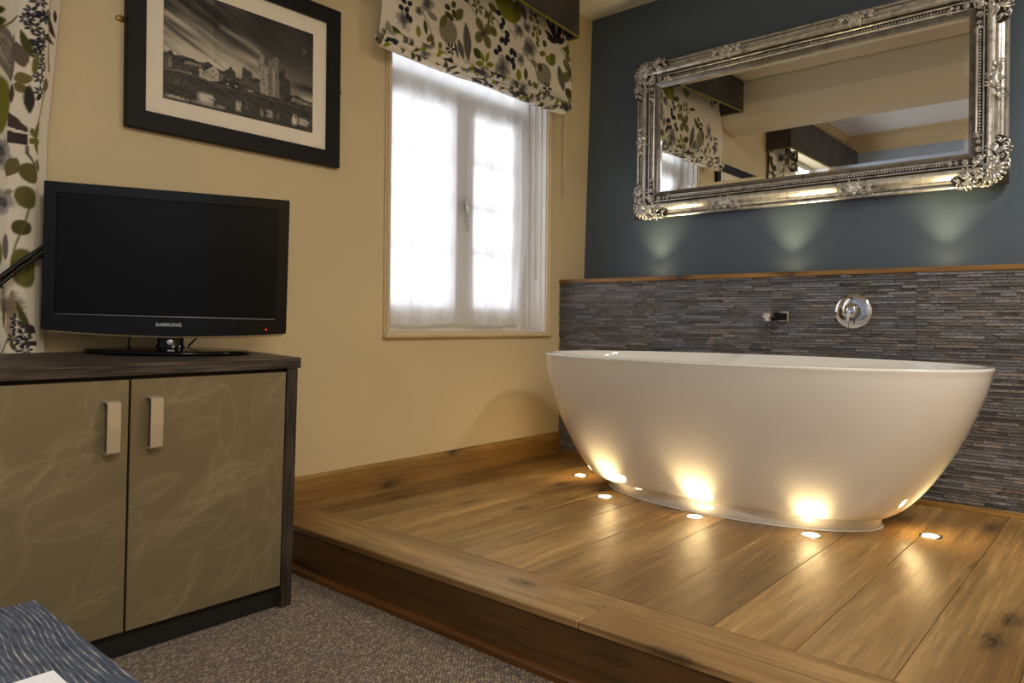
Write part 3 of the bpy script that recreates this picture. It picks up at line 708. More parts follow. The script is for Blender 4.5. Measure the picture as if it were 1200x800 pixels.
c.ell(*Q(0, 297), .034, .066, 0, (118, 116, 40)); c.ell(*Q(43, 315), .030, .062, 6, (112, 108, 44)); c.ell(*Q(21, 290), .014, .040, 0, (120, 112, 108))
c.leaf(Q(5, 326), Q(17, 339), .018, (92, 90, 44)); c.line([Q(17, 338), Q(14, 362), Q(22, 390)], .004, OLIVE); c.leaf(Q(19, 350), Q(17, 384), .013, OLIVE)
fuzzy(c, *Q(29, 358), .040, (112, 92, 84), (84, 64, 62), 8); c.poly([Q(23, 362), Q(32, 340), Q(37, 362), Q(34, 396), Q(24, 404)], (142, 122, 92), .8)
for i, (x, y) in enumerate([(37, 383), (33, 396), (41, 400), (37, 374), (44, 410), (44, 392)]): starf(c, *Q(x, y), .020, NAVY, 6, i * 17)
c.leaf(Q(36, 352), Q(50, 398), .014, DOLIVE); c.ell(*Q(5, 372), .017, .019, 0, (108, 104, 36)); c.ell(*Q(5, 405), .017, .019, 0, (96, 92, 36)); c.line([Q(14, 413), Q(20, 404), Q(23, 398)], .005, OLIVE)
c.leaf(Q(40, 380), Q(58, 390), .022, (62, 50, 54)); c.line([Q(45, 402), Q(58, 402)], .014, (58, 46, 46)); c.leaf(Q(29, 400), Q(37, 411), .012, DOLIVE)
def pos(U, V):
    s = (U - .30) / .46; ph = s * 5.6 * PI + .35 * np.sin(V * 1.3)
    wdt = 1 - .085 * np.clip((1.95 - V) / .5, 0, 1)
    return .30 + (U - .30) * wdt + .007 * np.sin(2 * ph), 2.486 + (.018 + .014 * np.clip((.68 - U) / .1, 0, 1)) * (1.1 - 2.1 * np.abs(np.sin(ph / 2)) ** .65) + .003 * np.sin(V * 5 + s * 9), V
cur = thing('floral_curtain', 'long floral curtain in cream, olive and navy, hanging behind the television', 'curtain', (.53, 2.42, .04))
c.sheet('drape', pos, M_FABRIC, cur, thick=.002)

# ------------------------------------------------------------------ bath
TX, TY = 2.884, 1.287
bath = thing('freestanding_bath', 'white boat-shaped freestanding bath standing on the oak platform', 'bathtub', (TX, TY, ZP))
AB, BB, ZB, AR, BR, ZR = .6114, .2850, .2270, .910, .4637, .7657
def prof(h): return AB + (AR - AB) * (1 - (1 - h) ** 1.326) ** (1 / 1.342), BB + (BR - BB) * (1 - (1 - h) ** 1.3) ** (1 / 1.15)
rings = [(AB - .05, BB - .045, ZB - .007), (AB - .03, BB - .028, ZB - .0065), (AB - .012, BB - .012, ZB - .004), (AB - .003, BB - .003, ZB - .001)]
hs = np.concatenate([np.linspace(0, .06, 9)[1:] ** 1.0, np.linspace(.06, .96, 34)[1:]])
rings.append((AB + .001, BB + .001, ZB + .001))
for h in hs: rings.append((*prof(h), ZB + (ZR - ZB) * h))
a1, b1 = prof(.98); rings.append((AR + .001, BR + .0005, ZR - .012)); rings.append((AR + .002, BR + .002, ZR - .007))
rings.append((AR + .001, BR + .001, ZR - .002)); rings.append((AR - .004, BR - .004, ZR)); rings.append((AR - .018, BR - .018, ZR)); rings.append((AR - .023, BR - .023, ZR - .002)); rings.append((AR - .026, BR - .026, ZR - .008))
for h in np.linspace(.93, .12, 18):
    a, bb = prof(h); rings.append((a - .030, bb - .030, ZB + (ZR - ZB) * h))
a, bb = prof(.12); rings += [(a - .06, bb - .06, ZB + .05), (a - .14, bb - .12, ZB + .040), (.2, .08, ZB + .036), (.03, .02, ZB + .035)]
b = MB(); N = 160; vs = []
for (a, bb, z) in rings:
    for k in range(N):
        th = 2 * PI * k / N; ex = 2 / (2.8 - .7 * min(1, max(0, (z - ZB) / (ZR - ZB)))); ct, st_ = math.cos(th), math.sin(th)
        vs.append((TX + bb * math.copysign(abs(ct) ** ex, ct), TY + a * math.copysign(abs(st_) ** ex, st_), z))
fs = [(i * N + k, i * N + (k + 1) % N, (i + 1) * N + (k + 1) % N, (i + 1) * N + k) for i in range(len(rings) - 1) for k in range(N)]
fs += [tuple(range(N))[::-1], tuple((len(rings) - 1) * N + k for k in range(N))]
b.add(vs, fs, smooth=True); obj('tub_shell', b, M_ACRYL, bath)
b = MB(); A, B_ = .575, .268
b.lathe([(.97, ZP + .0045), (.985, ZP + .007), (.99, ZP + .012), (1., ZP + .048), (1., ZP + .053), (.99, ZP + .0585)], (TX, TY, 0), n=128, sx=B_, sy=A); obj('plinth', b, M_ACRYL, bath)
b = MB(); b.lathe([(1.0, ZP + .0003), (1.002, ZP + .003), (.985, ZP + .005)], (TX, TY, 0), n=128, sx=B_, sy=A); obj('sealant_bead', b, M_WHITE, bath)
b = MB(); b.lathe([(.034, 0), (.034, .004), (.026, .007), (.006, .008)], (TX, TY, ZB + .036), n=28); obj('waste_cover', b, M_CHROME, bath)

# spout and valve on the slate
def slate_frame(y): return slate_x(y) - .006
x = slate_frame(1.26)
sp = thing('bath_spout', 'black and chrome bath spout on the slate wall, left of the round valve', 'tap', (x, 1.262, .943))
b = MB(); b.box(x - .012, x + .004, 1.237, 1.287, .918, .968, bev=.003); obj('wall_plate', b, M_CHROME, sp)
b = MB(); b.box(x - .105, x - .0121, 1.243, 1.281, .924, .960, bev=.003); b.box(x - .165, x - .105, 1.247, 1.277, .934, .954, bev=.003); obj('spout_body', b, mat_plain('dark_reflective_chrome', (38, 38, 42), .08, .8), sp)
b = MB(); b.box(x - .215, x - .165, 1.243, 1.281, .936, .958, bev=.005); b.lathe([(.013, 0), (.013, .014), (.010, .016)], (x - .194, 1.262, .921), n=20); obj('spout_tip', b, M_CHROME, sp)
yv = .963; x = slate_frame(yv)
mv = thing('shower_valve', 'round chrome mixer valve with lever on the slate wall, right of the spout', 'tap', (x, yv, .966))
b = MB(); b.lathe([(.077, 0), (.079, .004), (.0785, .008), (.072, .013), (.056, .0165), (.036, .018)], (x + .006, yv, .966), (-1, 0, 0), n=56); obj('wall_plate', b, M_CHROME, mv)
b = MB(); b.lathe([(.036, .0), (.036, .006), (.030, .009), (.030, .040), (.028, .046), (.022, .049), (.006, .050)], (x - .0125, yv, .966), (-1, 0, 0), n=40); obj('valve_cartridge', b, M_CHROME, mv)
b = MB(); b.tube([(x - .052, yv, .985), (x - .058, yv + .001, .960), (x - .062, yv + .004, .925), (x - .062, yv + .006, .893)], [.0075, .0065, .006, .0055], 12); obj('lever', b, M_CHROME, mv)

# uplights let into the platform, and those on the ledge
LT = {}
def uplight(x, y, z, label, group, tilt, energy, spot, proto=[None], r=.037, col=(1., .71, .34)):
    if proto[0] is None:
        t = thing('floor_uplight', label, 'light', (0, 0, 0), group=group)
        b = MB(); b.lathe([(.026, .0005), (.027, .0028), (.034, .0028), (.037, .001), (.037, .0002)], n=36, cap=False); obj('ring', b, M_CHROME, t, local=True)
        b = MB(); b.lathe([(.0262, .0006), (.0262, .0018), (.02, .0022), (.002, .0024)], n=28); obj('lens', b, M_LENS, t, local=True); proto[0] = t
    else:
        t = proto[0].copy(); COL.objects.link(t)
        for ch in proto[0].children: q = ch.copy(); COL.objects.link(q); q.parent = t
    t.location = (x, y, z); t['label'] = label; t['group'] = group
    if z > 1: t.name = 'ledge_uplight'
    l = bpy.data.lights.new('uplight_beam', 'SPOT'); l.energy = energy; l.color = col; l.spot_size = math.radians(spot); l.spot_blend = 1.; l.shadow_soft_size = .024
    o = bpy.data.objects.new('uplight_beam', l); COL.objects.link(o); o.location = (x, y, z + .01)
    o.rotation_euler = Vector((tilt[0], tilt[1], 1)).to_track_quat('-Z', 'Y').to_euler()
    return t
G = 'recessed uplights in the oak platform around the bath'
for x, y, lab in [(2.879, 2.051, 'small round uplight in the platform nearest the corner, past the bath end'), (2.596, 1.7225, 'small round uplight at the left shoulder of the bath, second from the corner'),
                  (2.562, 1.291, 'small round uplight in front of the middle of the bath, third from the corner'), (2.618, .877, 'small round uplight in front of the bath plinth, fourth from the corner'),
                  (2.898, .561, 'small round uplight beyond the right end of the bath plinth')]:
    d = Vector((TX - x, TY - y)); d.normalize(); k_ = .38 if abs(d.y) > .85 and abs(y - TY) > .6 and x > 2.8 else 0.; uplight(x, y, ZP, lab, G, (d.x * k_, d.y * k_), 14. if k_ else 6., 96)
for y, lab in [(2.008, 'small uplight on the oak ledge under the left end of the mirror'), (1.287, 'small uplight on the oak ledge under the middle of the mirror'), (.638, 'small uplight on the oak ledge under the right end of the mirror')]:
    uplight(3.468, y, 1.1492, lab, 'uplights on the oak ledge below the mirror', (.05, 0), 11., 84, col=(1., .80, .42))

# ------------------------------------------------------------------ ornate mirror
MY0, MY1, MZ0, MZ1, MX = .42, 2.15, 1.485, 2.335, 3.552
mir = thing('wall_mirror', 'wide rectangular mirror in an ornate antique silver frame on the blue wall', 'mirror', (MX, (MY0 + MY1) / 2, MZ0))
PR = [(0, 0), (0, .020), (.003, .023), (.012, .023), (.015, .020), (.020, .022), (.034, .030), (.046, .044), (.054, .050), (.064, .052), (.072, .048), (.076, .040), (.080, .038), (.083, .041), (.087, .041), (.090, .036), (.093, .032), (.104, .032), (.107, .036), (.112, .037), (.116, .033), (.128, .028), (.138, .022), (.140, .018), (.140, .004)]
def corner(t, w):
    return [(MX - w, MY1 - t, MZ0 + t), (MX - w, MY0 + t, MZ0 + t), (MX - w, MY0 + t, MZ1 - t), (MX - w, MY1 - t, MZ1 - t)]
b = MB(); vs = []; fs = []; n = len(PR); SEG = 1
for (t, w) in PR: vs += corner(t, w)
for i in range(n - 1):
    for k in range(4): fs.append((i * 4 + k, i * 4 + (k + 1) % 4, (i + 1) * 4 + (k + 1) % 4, (i + 1) * 4 + k))
for k in range(4): fs.append(((n - 1) * 4 + k, (n - 1) * 4 + (k + 1) % 4, (k + 1) % 4, k))
b.add(vs, fs)
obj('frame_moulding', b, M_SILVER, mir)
def along(t, w, step, fn, m):
    """repeat a bead round the frame at offset t, depth w"""
    c4 = [np.array(p) for p in corner(t, w)]
    for k in range(4):
        p, q = c4[k], c4[(k + 1) % 4]; L = np.linalg.norm(q - p); N = int(L / step)
        for i in range(N): fn(m, p + (q - p) * (i + .5) / N, (q - p) / L)
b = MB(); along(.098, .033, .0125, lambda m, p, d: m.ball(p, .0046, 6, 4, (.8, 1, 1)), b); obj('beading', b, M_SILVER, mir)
b = MB()
def rib(m, p, d):
    q = np.cross(d, np.array([1., 0, 0])); m.tube([p - q * .0045 - d * .002, p + q * .0045 + d * .002], .0019, 4)
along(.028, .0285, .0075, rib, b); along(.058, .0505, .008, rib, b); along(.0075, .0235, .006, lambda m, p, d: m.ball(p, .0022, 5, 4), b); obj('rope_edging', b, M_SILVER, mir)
# local axes for ornament work: s along the edge, t inward, w out of the wall
def place(o, ds, dt): return lambda s, t, w=0.: np.array([MX - w, o[0] + ds[0] * s + dt[0] * t, o[1] + ds[1] * s + dt[1] * t])
NRM = (1., 0, 0)
def scroll(m, P, s, t, r, turns, start, sgn=1, r0=.0065, w=.045):
    pts = []; rr = []; n = int(10 * turns) + 4
    for i in range(n):
        k = i / (n - 1); a = start + sgn * turns * 2 * PI * k; q = r * (1 - .82 * k)
        pts.append(P(s + q * math.cos(a), t + q * math.sin(a), w + .010 * k)); rr.append(r0 * (1 - .35 * k))
    m.tube(pts, rr, 6, nrm=NRM); m.ball(pts[-1], r0 * 1.1, 7, 5)
def plume(m, P, s, t, ang, L, n=5, spread=.9, r0=.005, w=.042, curl=.7):
    for i in range(n):
        a0 = ang + spread * (i - (n - 1) / 2) / max(1, (n - 1)) ; pts = []; l = L * (1 - .25 * abs(i - (n - 1) / 2) / max(1, (n - 1) / 2)); sg = 1 if i >= (n - 1) / 2 else -1
        for k in range(7):
            u = k / 6; a = a0 + sg * curl * u * u; pts.append(P(s + l * u * math.cos(a), t + l * u * math.sin(a), w + .012 * math.sin(PI * u) - .002 * u))
        m.tube(pts, [r0 * (.55 + .7 * math.sin(PI * min(1, .15 + .85 * (k / 6)))) for k in range(7)], 6, nrm=NRM)
        m.ball(pts[-1], r0 * 1.0, 6, 4)
def rosette(m, P, s, t, r, w=.042, n=6):
    for i in range(n):
        a = 2 * PI * i / n; m.ball(P(s + r * .62 * math.cos(a), t + r * .62 * math.sin(a), w), r * .42, 7, 5, (.7, 1, 1))
        pts = [P(s + r * .62 * math.cos(a) + r * .42 * math.cos(q), t + r * .62 * math.sin(a) + r * .42 * math.sin(q), w + .003) for q in np.linspace(0, 2 * PI, 9)]
        m.tube(pts, r * .10, 4, nrm=NRM)
    m.ball(P(s, t, w + .004), r * .34, 8, 6)
    for q in range(8): m.ball(P(s + r * .3 * math.cos(q * PI / 4), t + r * .3 * math.sin(q * PI / 4), w + .008), r * .08, 5, 4)
def corner_ornament(o, ds, dt):
    m = MB(); P = place(o, ds, dt); Pt = place(o, dt, ds)
    # shell in the corner
    for i in range(7):
        a = PI / 4 + (i - 3) * .36; pts = [P(.060 - .058 * k * math.cos(a) * 1., .060 - .058 * k * math.sin(a), .040 + .014 * math.sin(PI * k * .8)) for k in np.linspace(.12, .98, 6)]
        m.tube(pts, [.004, .006, .008, .009, .009, .006], 6, nrm=NRM); m.ball(pts[-1], .0085, 7, 5)
    m.ball(P(.062, .062, .052), .016, 10, 7); rosette(m, P, .062, .062, .024, .050, 7)
    for PP in (P, Pt):
        scroll(m, PP, .062, .012, .026, 1.15, PI * .5, -1, .0075, .034); scroll(m, PP, .112, .020, .024, 1.3, PI * 1.1, 1, .0065, .036)
        scroll(m, PP, .150, .012, .018, 1.1, PI * .3, -1, .0055, .034); scroll(m, PP, .100, .052, .017, 1.2, PI, -1, .005, .052)
        plume(m, PP, .118, .034, -.15, .062, 5, 1.1, .0052, .044); plume(m, PP, .085, .026, 1.1, .034, 4, 1.0, .0045, .048)
        plume(m, PP, .160, .022, .0, .040, 3, .7, .004, .034)
        # inner garland lying on the beaded flat
        rosette(m, PP, .112, .100, .0135, .038, 5); rosette(m, PP, .148, .100, .0125, .038, 5); rosette(m, PP, .180, .101, .009, .038, 5)
        plume(m, PP, .192, .100, 0., .030, 3, .6, .0035, .036); plume(m, PP, .100, .084, .4, .034, 3, .9, .004, .044)
        pts = [PP(.03 + .15 * k, .004 + .010 * math.sin(k * 4 * PI), .030 + .004 * math.sin(k * 9)) for k in np.linspace(0, 1, 26)]; m.tube(pts, .0045, 6, nrm=NRM)
    plume(m, P, .090, .090, PI / 4, .034, 5, 1.4, .0045, .042)
    return m
CORN = [((MY1, MZ1), (-1, 0), (0, -1)), ((MY1, MZ0), (-1, 0), (0, 1)), ((MY0, MZ1), (1, 0), (0, -1)), ((MY0, MZ0), (1, 0), (0, 1))]
def corner_shade_plate(o, ds, dt):
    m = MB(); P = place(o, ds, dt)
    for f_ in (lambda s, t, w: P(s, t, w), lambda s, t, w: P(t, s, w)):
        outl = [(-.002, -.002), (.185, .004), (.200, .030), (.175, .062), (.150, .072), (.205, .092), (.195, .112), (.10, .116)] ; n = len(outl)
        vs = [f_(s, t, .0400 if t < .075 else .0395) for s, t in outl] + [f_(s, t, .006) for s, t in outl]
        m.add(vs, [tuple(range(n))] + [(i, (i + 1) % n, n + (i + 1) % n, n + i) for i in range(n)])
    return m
M_RECESS = mat_plain('recess_shade_patina', (58, 50, 42), .45, .6, bumpscale=140, bumpstr=.5, var=.3)  # added dark plates stand in for recess shade and patina between ornaments
for cc in CORN: co_ = obj('corner_ornament', corner_ornament(*cc), M_SILVER, mir); obj('recess_shade_plate', corner_shade_plate(*cc), M_RECESS, co_)
def mid_ornament(o, ds, dt, k=1.):
    m = MB(); P = place(o, ds, dt)
    for sg in (1, -1):
        Q_ = lambda s, t, w=0., sg=sg: P(sg * s * k, t * k, w)
        scroll(m, Q_, .040, .022, .018, 1.2, PI * .5, -1, .0055, .036); plume(m, Q_, .050, .030, .1, .040, 4, .9, .0045, .040); plume(m, Q_, .008, .040, .5, .034, 3, .7, .0045, .048)
    for i in range(7):
        a = PI / 2 + (i - 3) * .30; pts = [P(k * .046 * q * math.cos(a), k * (.012 + .046 * q * math.sin(a)), .034 + .018 * math.sin(PI * q * .75)) for q in np.linspace(.05, 1, 6)]
        m.tube(pts, [.003, .005, .006, .0065, .006, .0045], 6, nrm=NRM)
    m.ball(P(0, .014, .045), .011 * k, 8, 6); return m
for yy_ in (1.62, 1.0):
    obj('edge_ornament', mid_ornament((yy_, MZ1 - .004), (-1, 0), (0, -1)), M_SILVER, mir); obj('edge_ornament', mid_ornament((yy_, MZ0 + .004), (-1, 0), (0, 1)), M_SILVER, mir)
zc = (MZ0 + MZ1) / 2
obj('edge_ornament', mid_ornament((MY1 - .004, zc), (0, 1), (-1, 0)), M_SILVER, mir); obj('edge_ornament', mid_ornament((MY0 + .010, zc), (0, 1), (1, 0)), M_SILVER, mir)
# bevelled mirror plate
e = .1395; bv = .016; b = MB()
o4 = corner(e, .0150); i4 = corner(e + bv, .0175); k4 = corner(e, .010)
b.add(o4 + i4 + k4, [(4, 5, 6, 7)] + [(k, (k + 1) % 4, 4 + (k + 1) % 4, 4 + k) for k in range(4)] + [(8 + k, 8 + (k + 1) % 4, (k + 1) % 4, k) for k in range(4)] + [(11, 10, 9, 8)])
obj('mirror_glass', b, M_MIRROR, mir)

# ------------------------------------------------------------------ framed photograph
PX0, PX1, PZ0, PZ1 = .960, 1.790, 1.528, 2.166
pic = thing('framed_photograph', 'black framed monochrome photograph of a riverside castle, hanging above the television', 'picture', ((PX0 + PX1) / 2, YA, PZ0))
b = MB(); t = .062; y1, y0_ = YA - .001, YA - .026
vs = []
for (q, yy_) in [(0, y1), (0, y0_ + .002), (.002, y0_), (t - .003, y0_), (t, y0_ + .003), (t, y1)]:
    vs += [(PX0 + q, yy_, PZ0 + q), (PX1 - q, yy_, PZ0 + q), (PX1 - q, yy_, PZ1 - q), (PX0 + q, yy_, PZ1 - q)]
fs = [(i * 4 + k, i * 4 + (k + 1) % 4, (i + 1) * 4 + (k + 1) % 4, (i + 1) * 4 + k) for i in range(5) for k in range(4)]
b.add(vs, fs); obj('frame', b, M_FRAMEBLK, pic)
U0, U1, V0, V1 = 1.081, 1.666, 1.648, 2.040
b = MB(); b.box(PX0 + t, PX1 - t, YA - .012, YA - .003, PZ0 + t, PZ1 - t)
o = obj('mount_board', b, M_MAT, pic)
c = Canvas(U0, U1, V0, V1, .0022, (60, 58, 55))
K = lambda x, y: tuple(on(180 + x / 6., 40 + y / 6., 1, YA - .013)[[0, 2]])
u = (c.U - U0) / (U1 - U0); v = (c.V - V0) / (V1 - V0)
g = lambda x: np.repeat(lin((x, x * .955, x * .88))[None, None, :], 1, 0)
def grey(x):
    x = np.clip(x, 0, 255); return np.stack([lin(x), lin(x * .955), lin(x * .87)], -1)
st = c.noise(.30, .018, 5, 31, ang=-24); st2 = c.noise(.12, .05, 4, 33, ang=-30)
sky = 54 + 46 * (1 - v) + (st - .5) * 170 * np.clip(1.2 - u * 1.15 - .3 * (v > .35) * u, .08, 1) + (st2 - .5) * 46
sky += 95 * np.exp(-((v - (.42 - .0 * u)) / .12) ** 2) * np.clip(1 - np.abs(u - .35) * 1.2, 0, 1) + 75 * np.exp(-((v - .30) / .06) ** 2) * np.clip((u - .78) * 6, 0, 1) - 55 * np.exp(-((v - .43) / .035) ** 2) * np.clip((u - .76) * 6, 0, 1)
sky *= np.clip(1.15 - .35 * v * (u > .3), .4, 1.2)
sky = 128 + (sky - 110) * 1.25; c.C = grey(np.clip(sky, 18, 225))
def wisp(pts, w, a):
    q = [np.array(K(*p)) for p in pts]; best = np.full(c.U.shape, 9.)
    for p0_, p1_ in zip(q[:-1], q[1:]):
        e_ = p1_ - p0_; t_ = np.clip(((c.U - p0_[0]) * e_[0] + (c.V - p0_[1]) * e_[1]) / (e_ @ e_), 0, 1); best = np.minimum(best, np.hypot(c.U - p0_[0] - t_ * e_[0], c.V - p0_[1] - t_ * e_[1]))
    c.blend(np.exp(-(best / w) ** 2) * np.clip(st * 1.9 - .35, 0, 1), (206, 196, 178), a)
wisp([(100, -140), (340, -10), (520, 110), (720, 200)], .016, .85); wisp([(66, 20), (260, 90), (440, 150), (640, 210)], .018, .7); wisp([(480, -40), (640, 50), (740, 130)], .010, .5); wisp([(66, 80), (200, 120), (400, 170)], .014, .8); wisp([(66, -60), (260, 40), (420, 120)], .012, .6)
c.ell(*K(1058, 122), .012, .016, 0, (140, 132, 120), .45, .9)
shore = [(68, 244), (180, 262), (300, 300), (500, 372), (700, 425), (900, 478), (1130, 545)]
land = [(66, 130), (95, 122), (122, 108), (145, 145), (200, 150), (280, 172), (300, 190), (345, 200), (385, 194), (420, 222), (440, 236), (490, 262), (528, 244), (534, 228), (548, 230), (554, 250), (572, 262), (580, 308), (620, 318), (623, 244), (632, 232), (644, 234), (650, 250), (690, 264), (693, 304), (745, 318),
        (745, 148), (754, 144), (758, 152), (766, 146), (776, 152), (778, 214), (803, 234), (803, 186), (820, 180), (838, 184), (841, 162), (852, 158), (875, 164), (878, 248), (893, 264), (893, 246), (905, 242), (922, 250), (925, 306), (960, 328), (962, 428), (985, 430), (1010, 432), (1040, 452), (1080, 470), (1128, 486)]
nz = c.noise(.014, .010, 4, 41); nz2 = c.noise(.009, .005, 3, 43)
m = c.poly([K(*q) for q in land + shore[::-1]], (50, 46, 42)); c.C = np.where(m[..., None], grey(26 + 70 * nz * nz2 * 2), c.C)
def fill(pts, lo, hi, k=nz):
    m = c.poly([K(*q) for q in pts], (90, 84, 74)); c.C = np.where(m[..., None], grey(lo + (hi - lo) * k), c.C)
fill([(745, 148), (754, 144), (776, 152), (778, 214), (803, 234), (806, 436), (748, 412)], 124, 196, nz2); fill([(803, 186), (838, 184), (841, 162), (875, 164), (880, 250), (886, 456), (806, 436)], 92, 160, nz2)
fill([(836, 240), (850, 240), (852, 440), (838, 436)], 140, 190); fill([(888, 264), (925, 306), (960, 328), (960, 436), (888, 440)], 36, 92); fill([(623, 244), (650, 250), (690, 264), (693, 310), (624, 318)], 44, 104)
fill([(620, 326), (745, 336), (745, 412), (640, 384)], 52, 118); fill([(318, 246), (342, 240), (350, 262), (358, 260), (398, 238), (426, 220), (456, 262), (456, 332), (410, 332), (322, 300)], 150, 225, nz); fill([(456, 270), (490, 290), (490, 330), (456, 332)], 70, 140)
fill([(102, 172), (118, 150), (130, 190), (128, 236), (100, 234)], 90, 170); fill([(215, 186), (335, 214), (335, 232), (218, 206)], 90, 210, nz2); fill([(72, 150), (100, 150), (100, 236), (72, 236)], 60, 130)
fill([(970, 445), (1050, 470), (1120, 498), (1120, 520), (970, 470)], 60, 200, nz2); fill([(68, 238), (180, 250), (268, 272), (268, 284), (180, 270), (68, 250)], 90, 170)
for (x, y) in [(768, 262), (772, 315), (776, 345), (812, 300), (812, 372), (870, 292), (812, 420), (352, 276), (375, 268), (396, 282), (420, 262), (440, 282), (412, 300), (640, 270), (664, 284)]: c.ell(*K(x, y), .0035, .005, 0, (28, 25, 22), .9, .4)
for (x, y) in [(345, 318), (385, 322), (415, 322), (520, 352), (580, 368), (672, 400), (690, 404), (530, 380)]: c.ell(*K(x, y), .007, .0028, -15, (222, 214, 196), .9, .4)
for (x0, y0, x1, y1) in [(756, 144, 748, 84), (820, 180, 812, 118)]: c.line([K(x0, y0), K(x1, y1)], .0015, (90, 84, 76), .6); c.ell(*K(x1 + 4, y1), .007, .003, -20, (40, 36, 34), .9, .4)
water = shore + [(1130, 720), (66, 460)]
m = c.poly([K(*q) for q in water], (34, 32, 30)); wn = c.noise(.05, .006, 4, 51, ang=-16); c.C = np.where(m[..., None], grey(18 + 62 * wn + 26 * nz2), c.C)
rip = c.noise(.006, .03, 3, 52)
def refl(x0, y0, x1, y1, hi):
    a, d = K(x0, y0), K(x1, y1); q = np.clip(1 - np.abs(c.U - (a[0] + d[0]) / 2) / ((d[0] - a[0]) / 2 + .001), 0, .5) * 2 * np.clip(1 - np.abs(c.V - (a[1] + d[1]) / 2) / (abs(a[1] - d[1]) / 2 + .006), 0, .5) * 2
    c.blend(q * np.clip((rip * 1.2 + wn * .8 - .72) * 3.2, 0, 1), (hi, hi * .96, hi * .88))
for a in [(300, 405, 440, 500, 215), (575, 465, 618, 545, 200), (745, 530, 775, 580, 150), (785, 530, 842, 590, 170), (860, 555, 885, 590, 140), (965, 565, 1010, 640, 230), (1010, 590, 1100, 650, 200), (640, 480, 700, 530, 120), (70, 420, 260, 470, 190), (250, 460, 480, 520, 170), (80, 290, 230, 380, 90), (440, 500, 520, 530, 150)]: refl(*a)
c.line([K(*q) for q in shore], .003, (112, 106, 96), .7)
M_PRINT_ = M_PRINT
c.sheet('print', lambda U, V: (U, YA - .0135 + 0 * U, V), M_PRINT, pic)
for (x, z) in ((PX0 - .011, 1.875), (PX1 + .006, 1.843)):
    b = MB(); b.lathe([(.012, 0), (.012, .004), (.009, .006)], (x, YA - .001, z), (0, -1, 0), n=16, sx=1.3, sy=.8); b.lathe([(.004, .006), (.004, .009), (.001, .010)], (x, YA - .001, z), (0, -1, 0), n=10)
    obj('fixing_plate', b, M_BRASS, pic)

# ------------------------------------------------------------------ tv cabinet (its own frame, leaning a touch forward on the carpet)
TH = math.radians(2.0)
Rt = Matrix.Rotation(TH, 4, 'X')
PIV = Vector((0, 2.036, 0))
XC0 = .29
cab = thing('tv_cabinet', 'dark wood cabinet with two etched bronze doors, standing on the carpet', 'cabinet', PIV, Rt)
b = MB(); b.box(XC0 - .01, 1.302, -.002, .432, .7525, .785, bev=.0015); obj('cabinet_top', b, M_CAB, cab, local=True)
b = MB(); b.box(1.2545, 1.2925, 0, .43, .0005, .7515, bev=.001); obj('side_panel', b, M_CABV, cab, local=True)
b = MB(); b.box(XC0, XC0 + .036, 0, .43, .0005, .7515, bev=.001); obj('side_panel', b, M_CABV, cab, local=True)
b = MB(); b.box(XC0 + .037, 1.254, .021, .428, .0700, .7510); b.box(XC0 + .037, 1.254, .022, .04, .0005, .0699); obj('carcass', b, mat_plain('black_carcass', (20, 17, 15), .7), cab, local=True)
def door(x0, x1, seed):
    c = Canvas(x0, x1, .0735, .7415, .0026, (140, 127, 99)); r = random.Random(seed)
    n = c.noise(.5, .5, 3, seed); c.C *= (0.9 + .2 * n)[..., None]; c.C = np.clip(c.C, 0, 1); base = c.C.copy()
    def arc(p, q, bulge, w=.0075):
        p = np.array(p); q = np.array(q); d = q - p; nn = np.array([-d[1], d[0]]); L = np.linalg.norm(d); best = np.full(c.U.shape, 9.)
        pts = [p + d * t + nn * bulge * 4 * t * (1 - t) for t in np.linspace(0, 1, 13)]
        for i, (a, b_) in enumerate(zip(pts[:-1], pts[1:])):
            e = b_ - a; t = np.clip(((c.U - a[0]) * e[0] + (c.V - a[1]) * e[1]) / (e @ e), 0, 1); dd = np.hypot(c.U - a[0] - t * e[0], c.V - a[1] - t * e[1]); best = np.minimum(best, dd / (w * (.35 + .65 * math.sin(PI * (i + .5) / 12))))
        k = np.clip(1 - best, 0, 1) ** 1.5; k2 = np.clip(1 - best / 4.5, 0, 1) ** 2; c.H = np.maximum(c.H, k * .5 + k2 * .5); c.blend(k * .13 + k2 * .12, (182, 170, 136))
    for i in range(46):
        x, y = r.uniform(x0 - .03, x1), r.uniform(.05, .75); a = math.radians(r.choice([r.uniform(15, 60), r.uniform(15, 70), r.uniform(60, 110), r.uniform(0, 25)])); L = r.uniform(.09, .2)
        q = (x + L * math.cos(a), y + L * math.sin(a)); bl = r.uniform(.12, .22)
        arc((x, y), q, bl, r.uniform(.005, .009)); arc((x, y), q, -bl * r.uniform(.4, 1), r.uniform(.005, .009))
        if i % 3 == 0: arc(q, (q[0] + .05 * math.cos(a + .6), q[1] + .05 * math.sin(a + .6)), .2, .005)
    return c
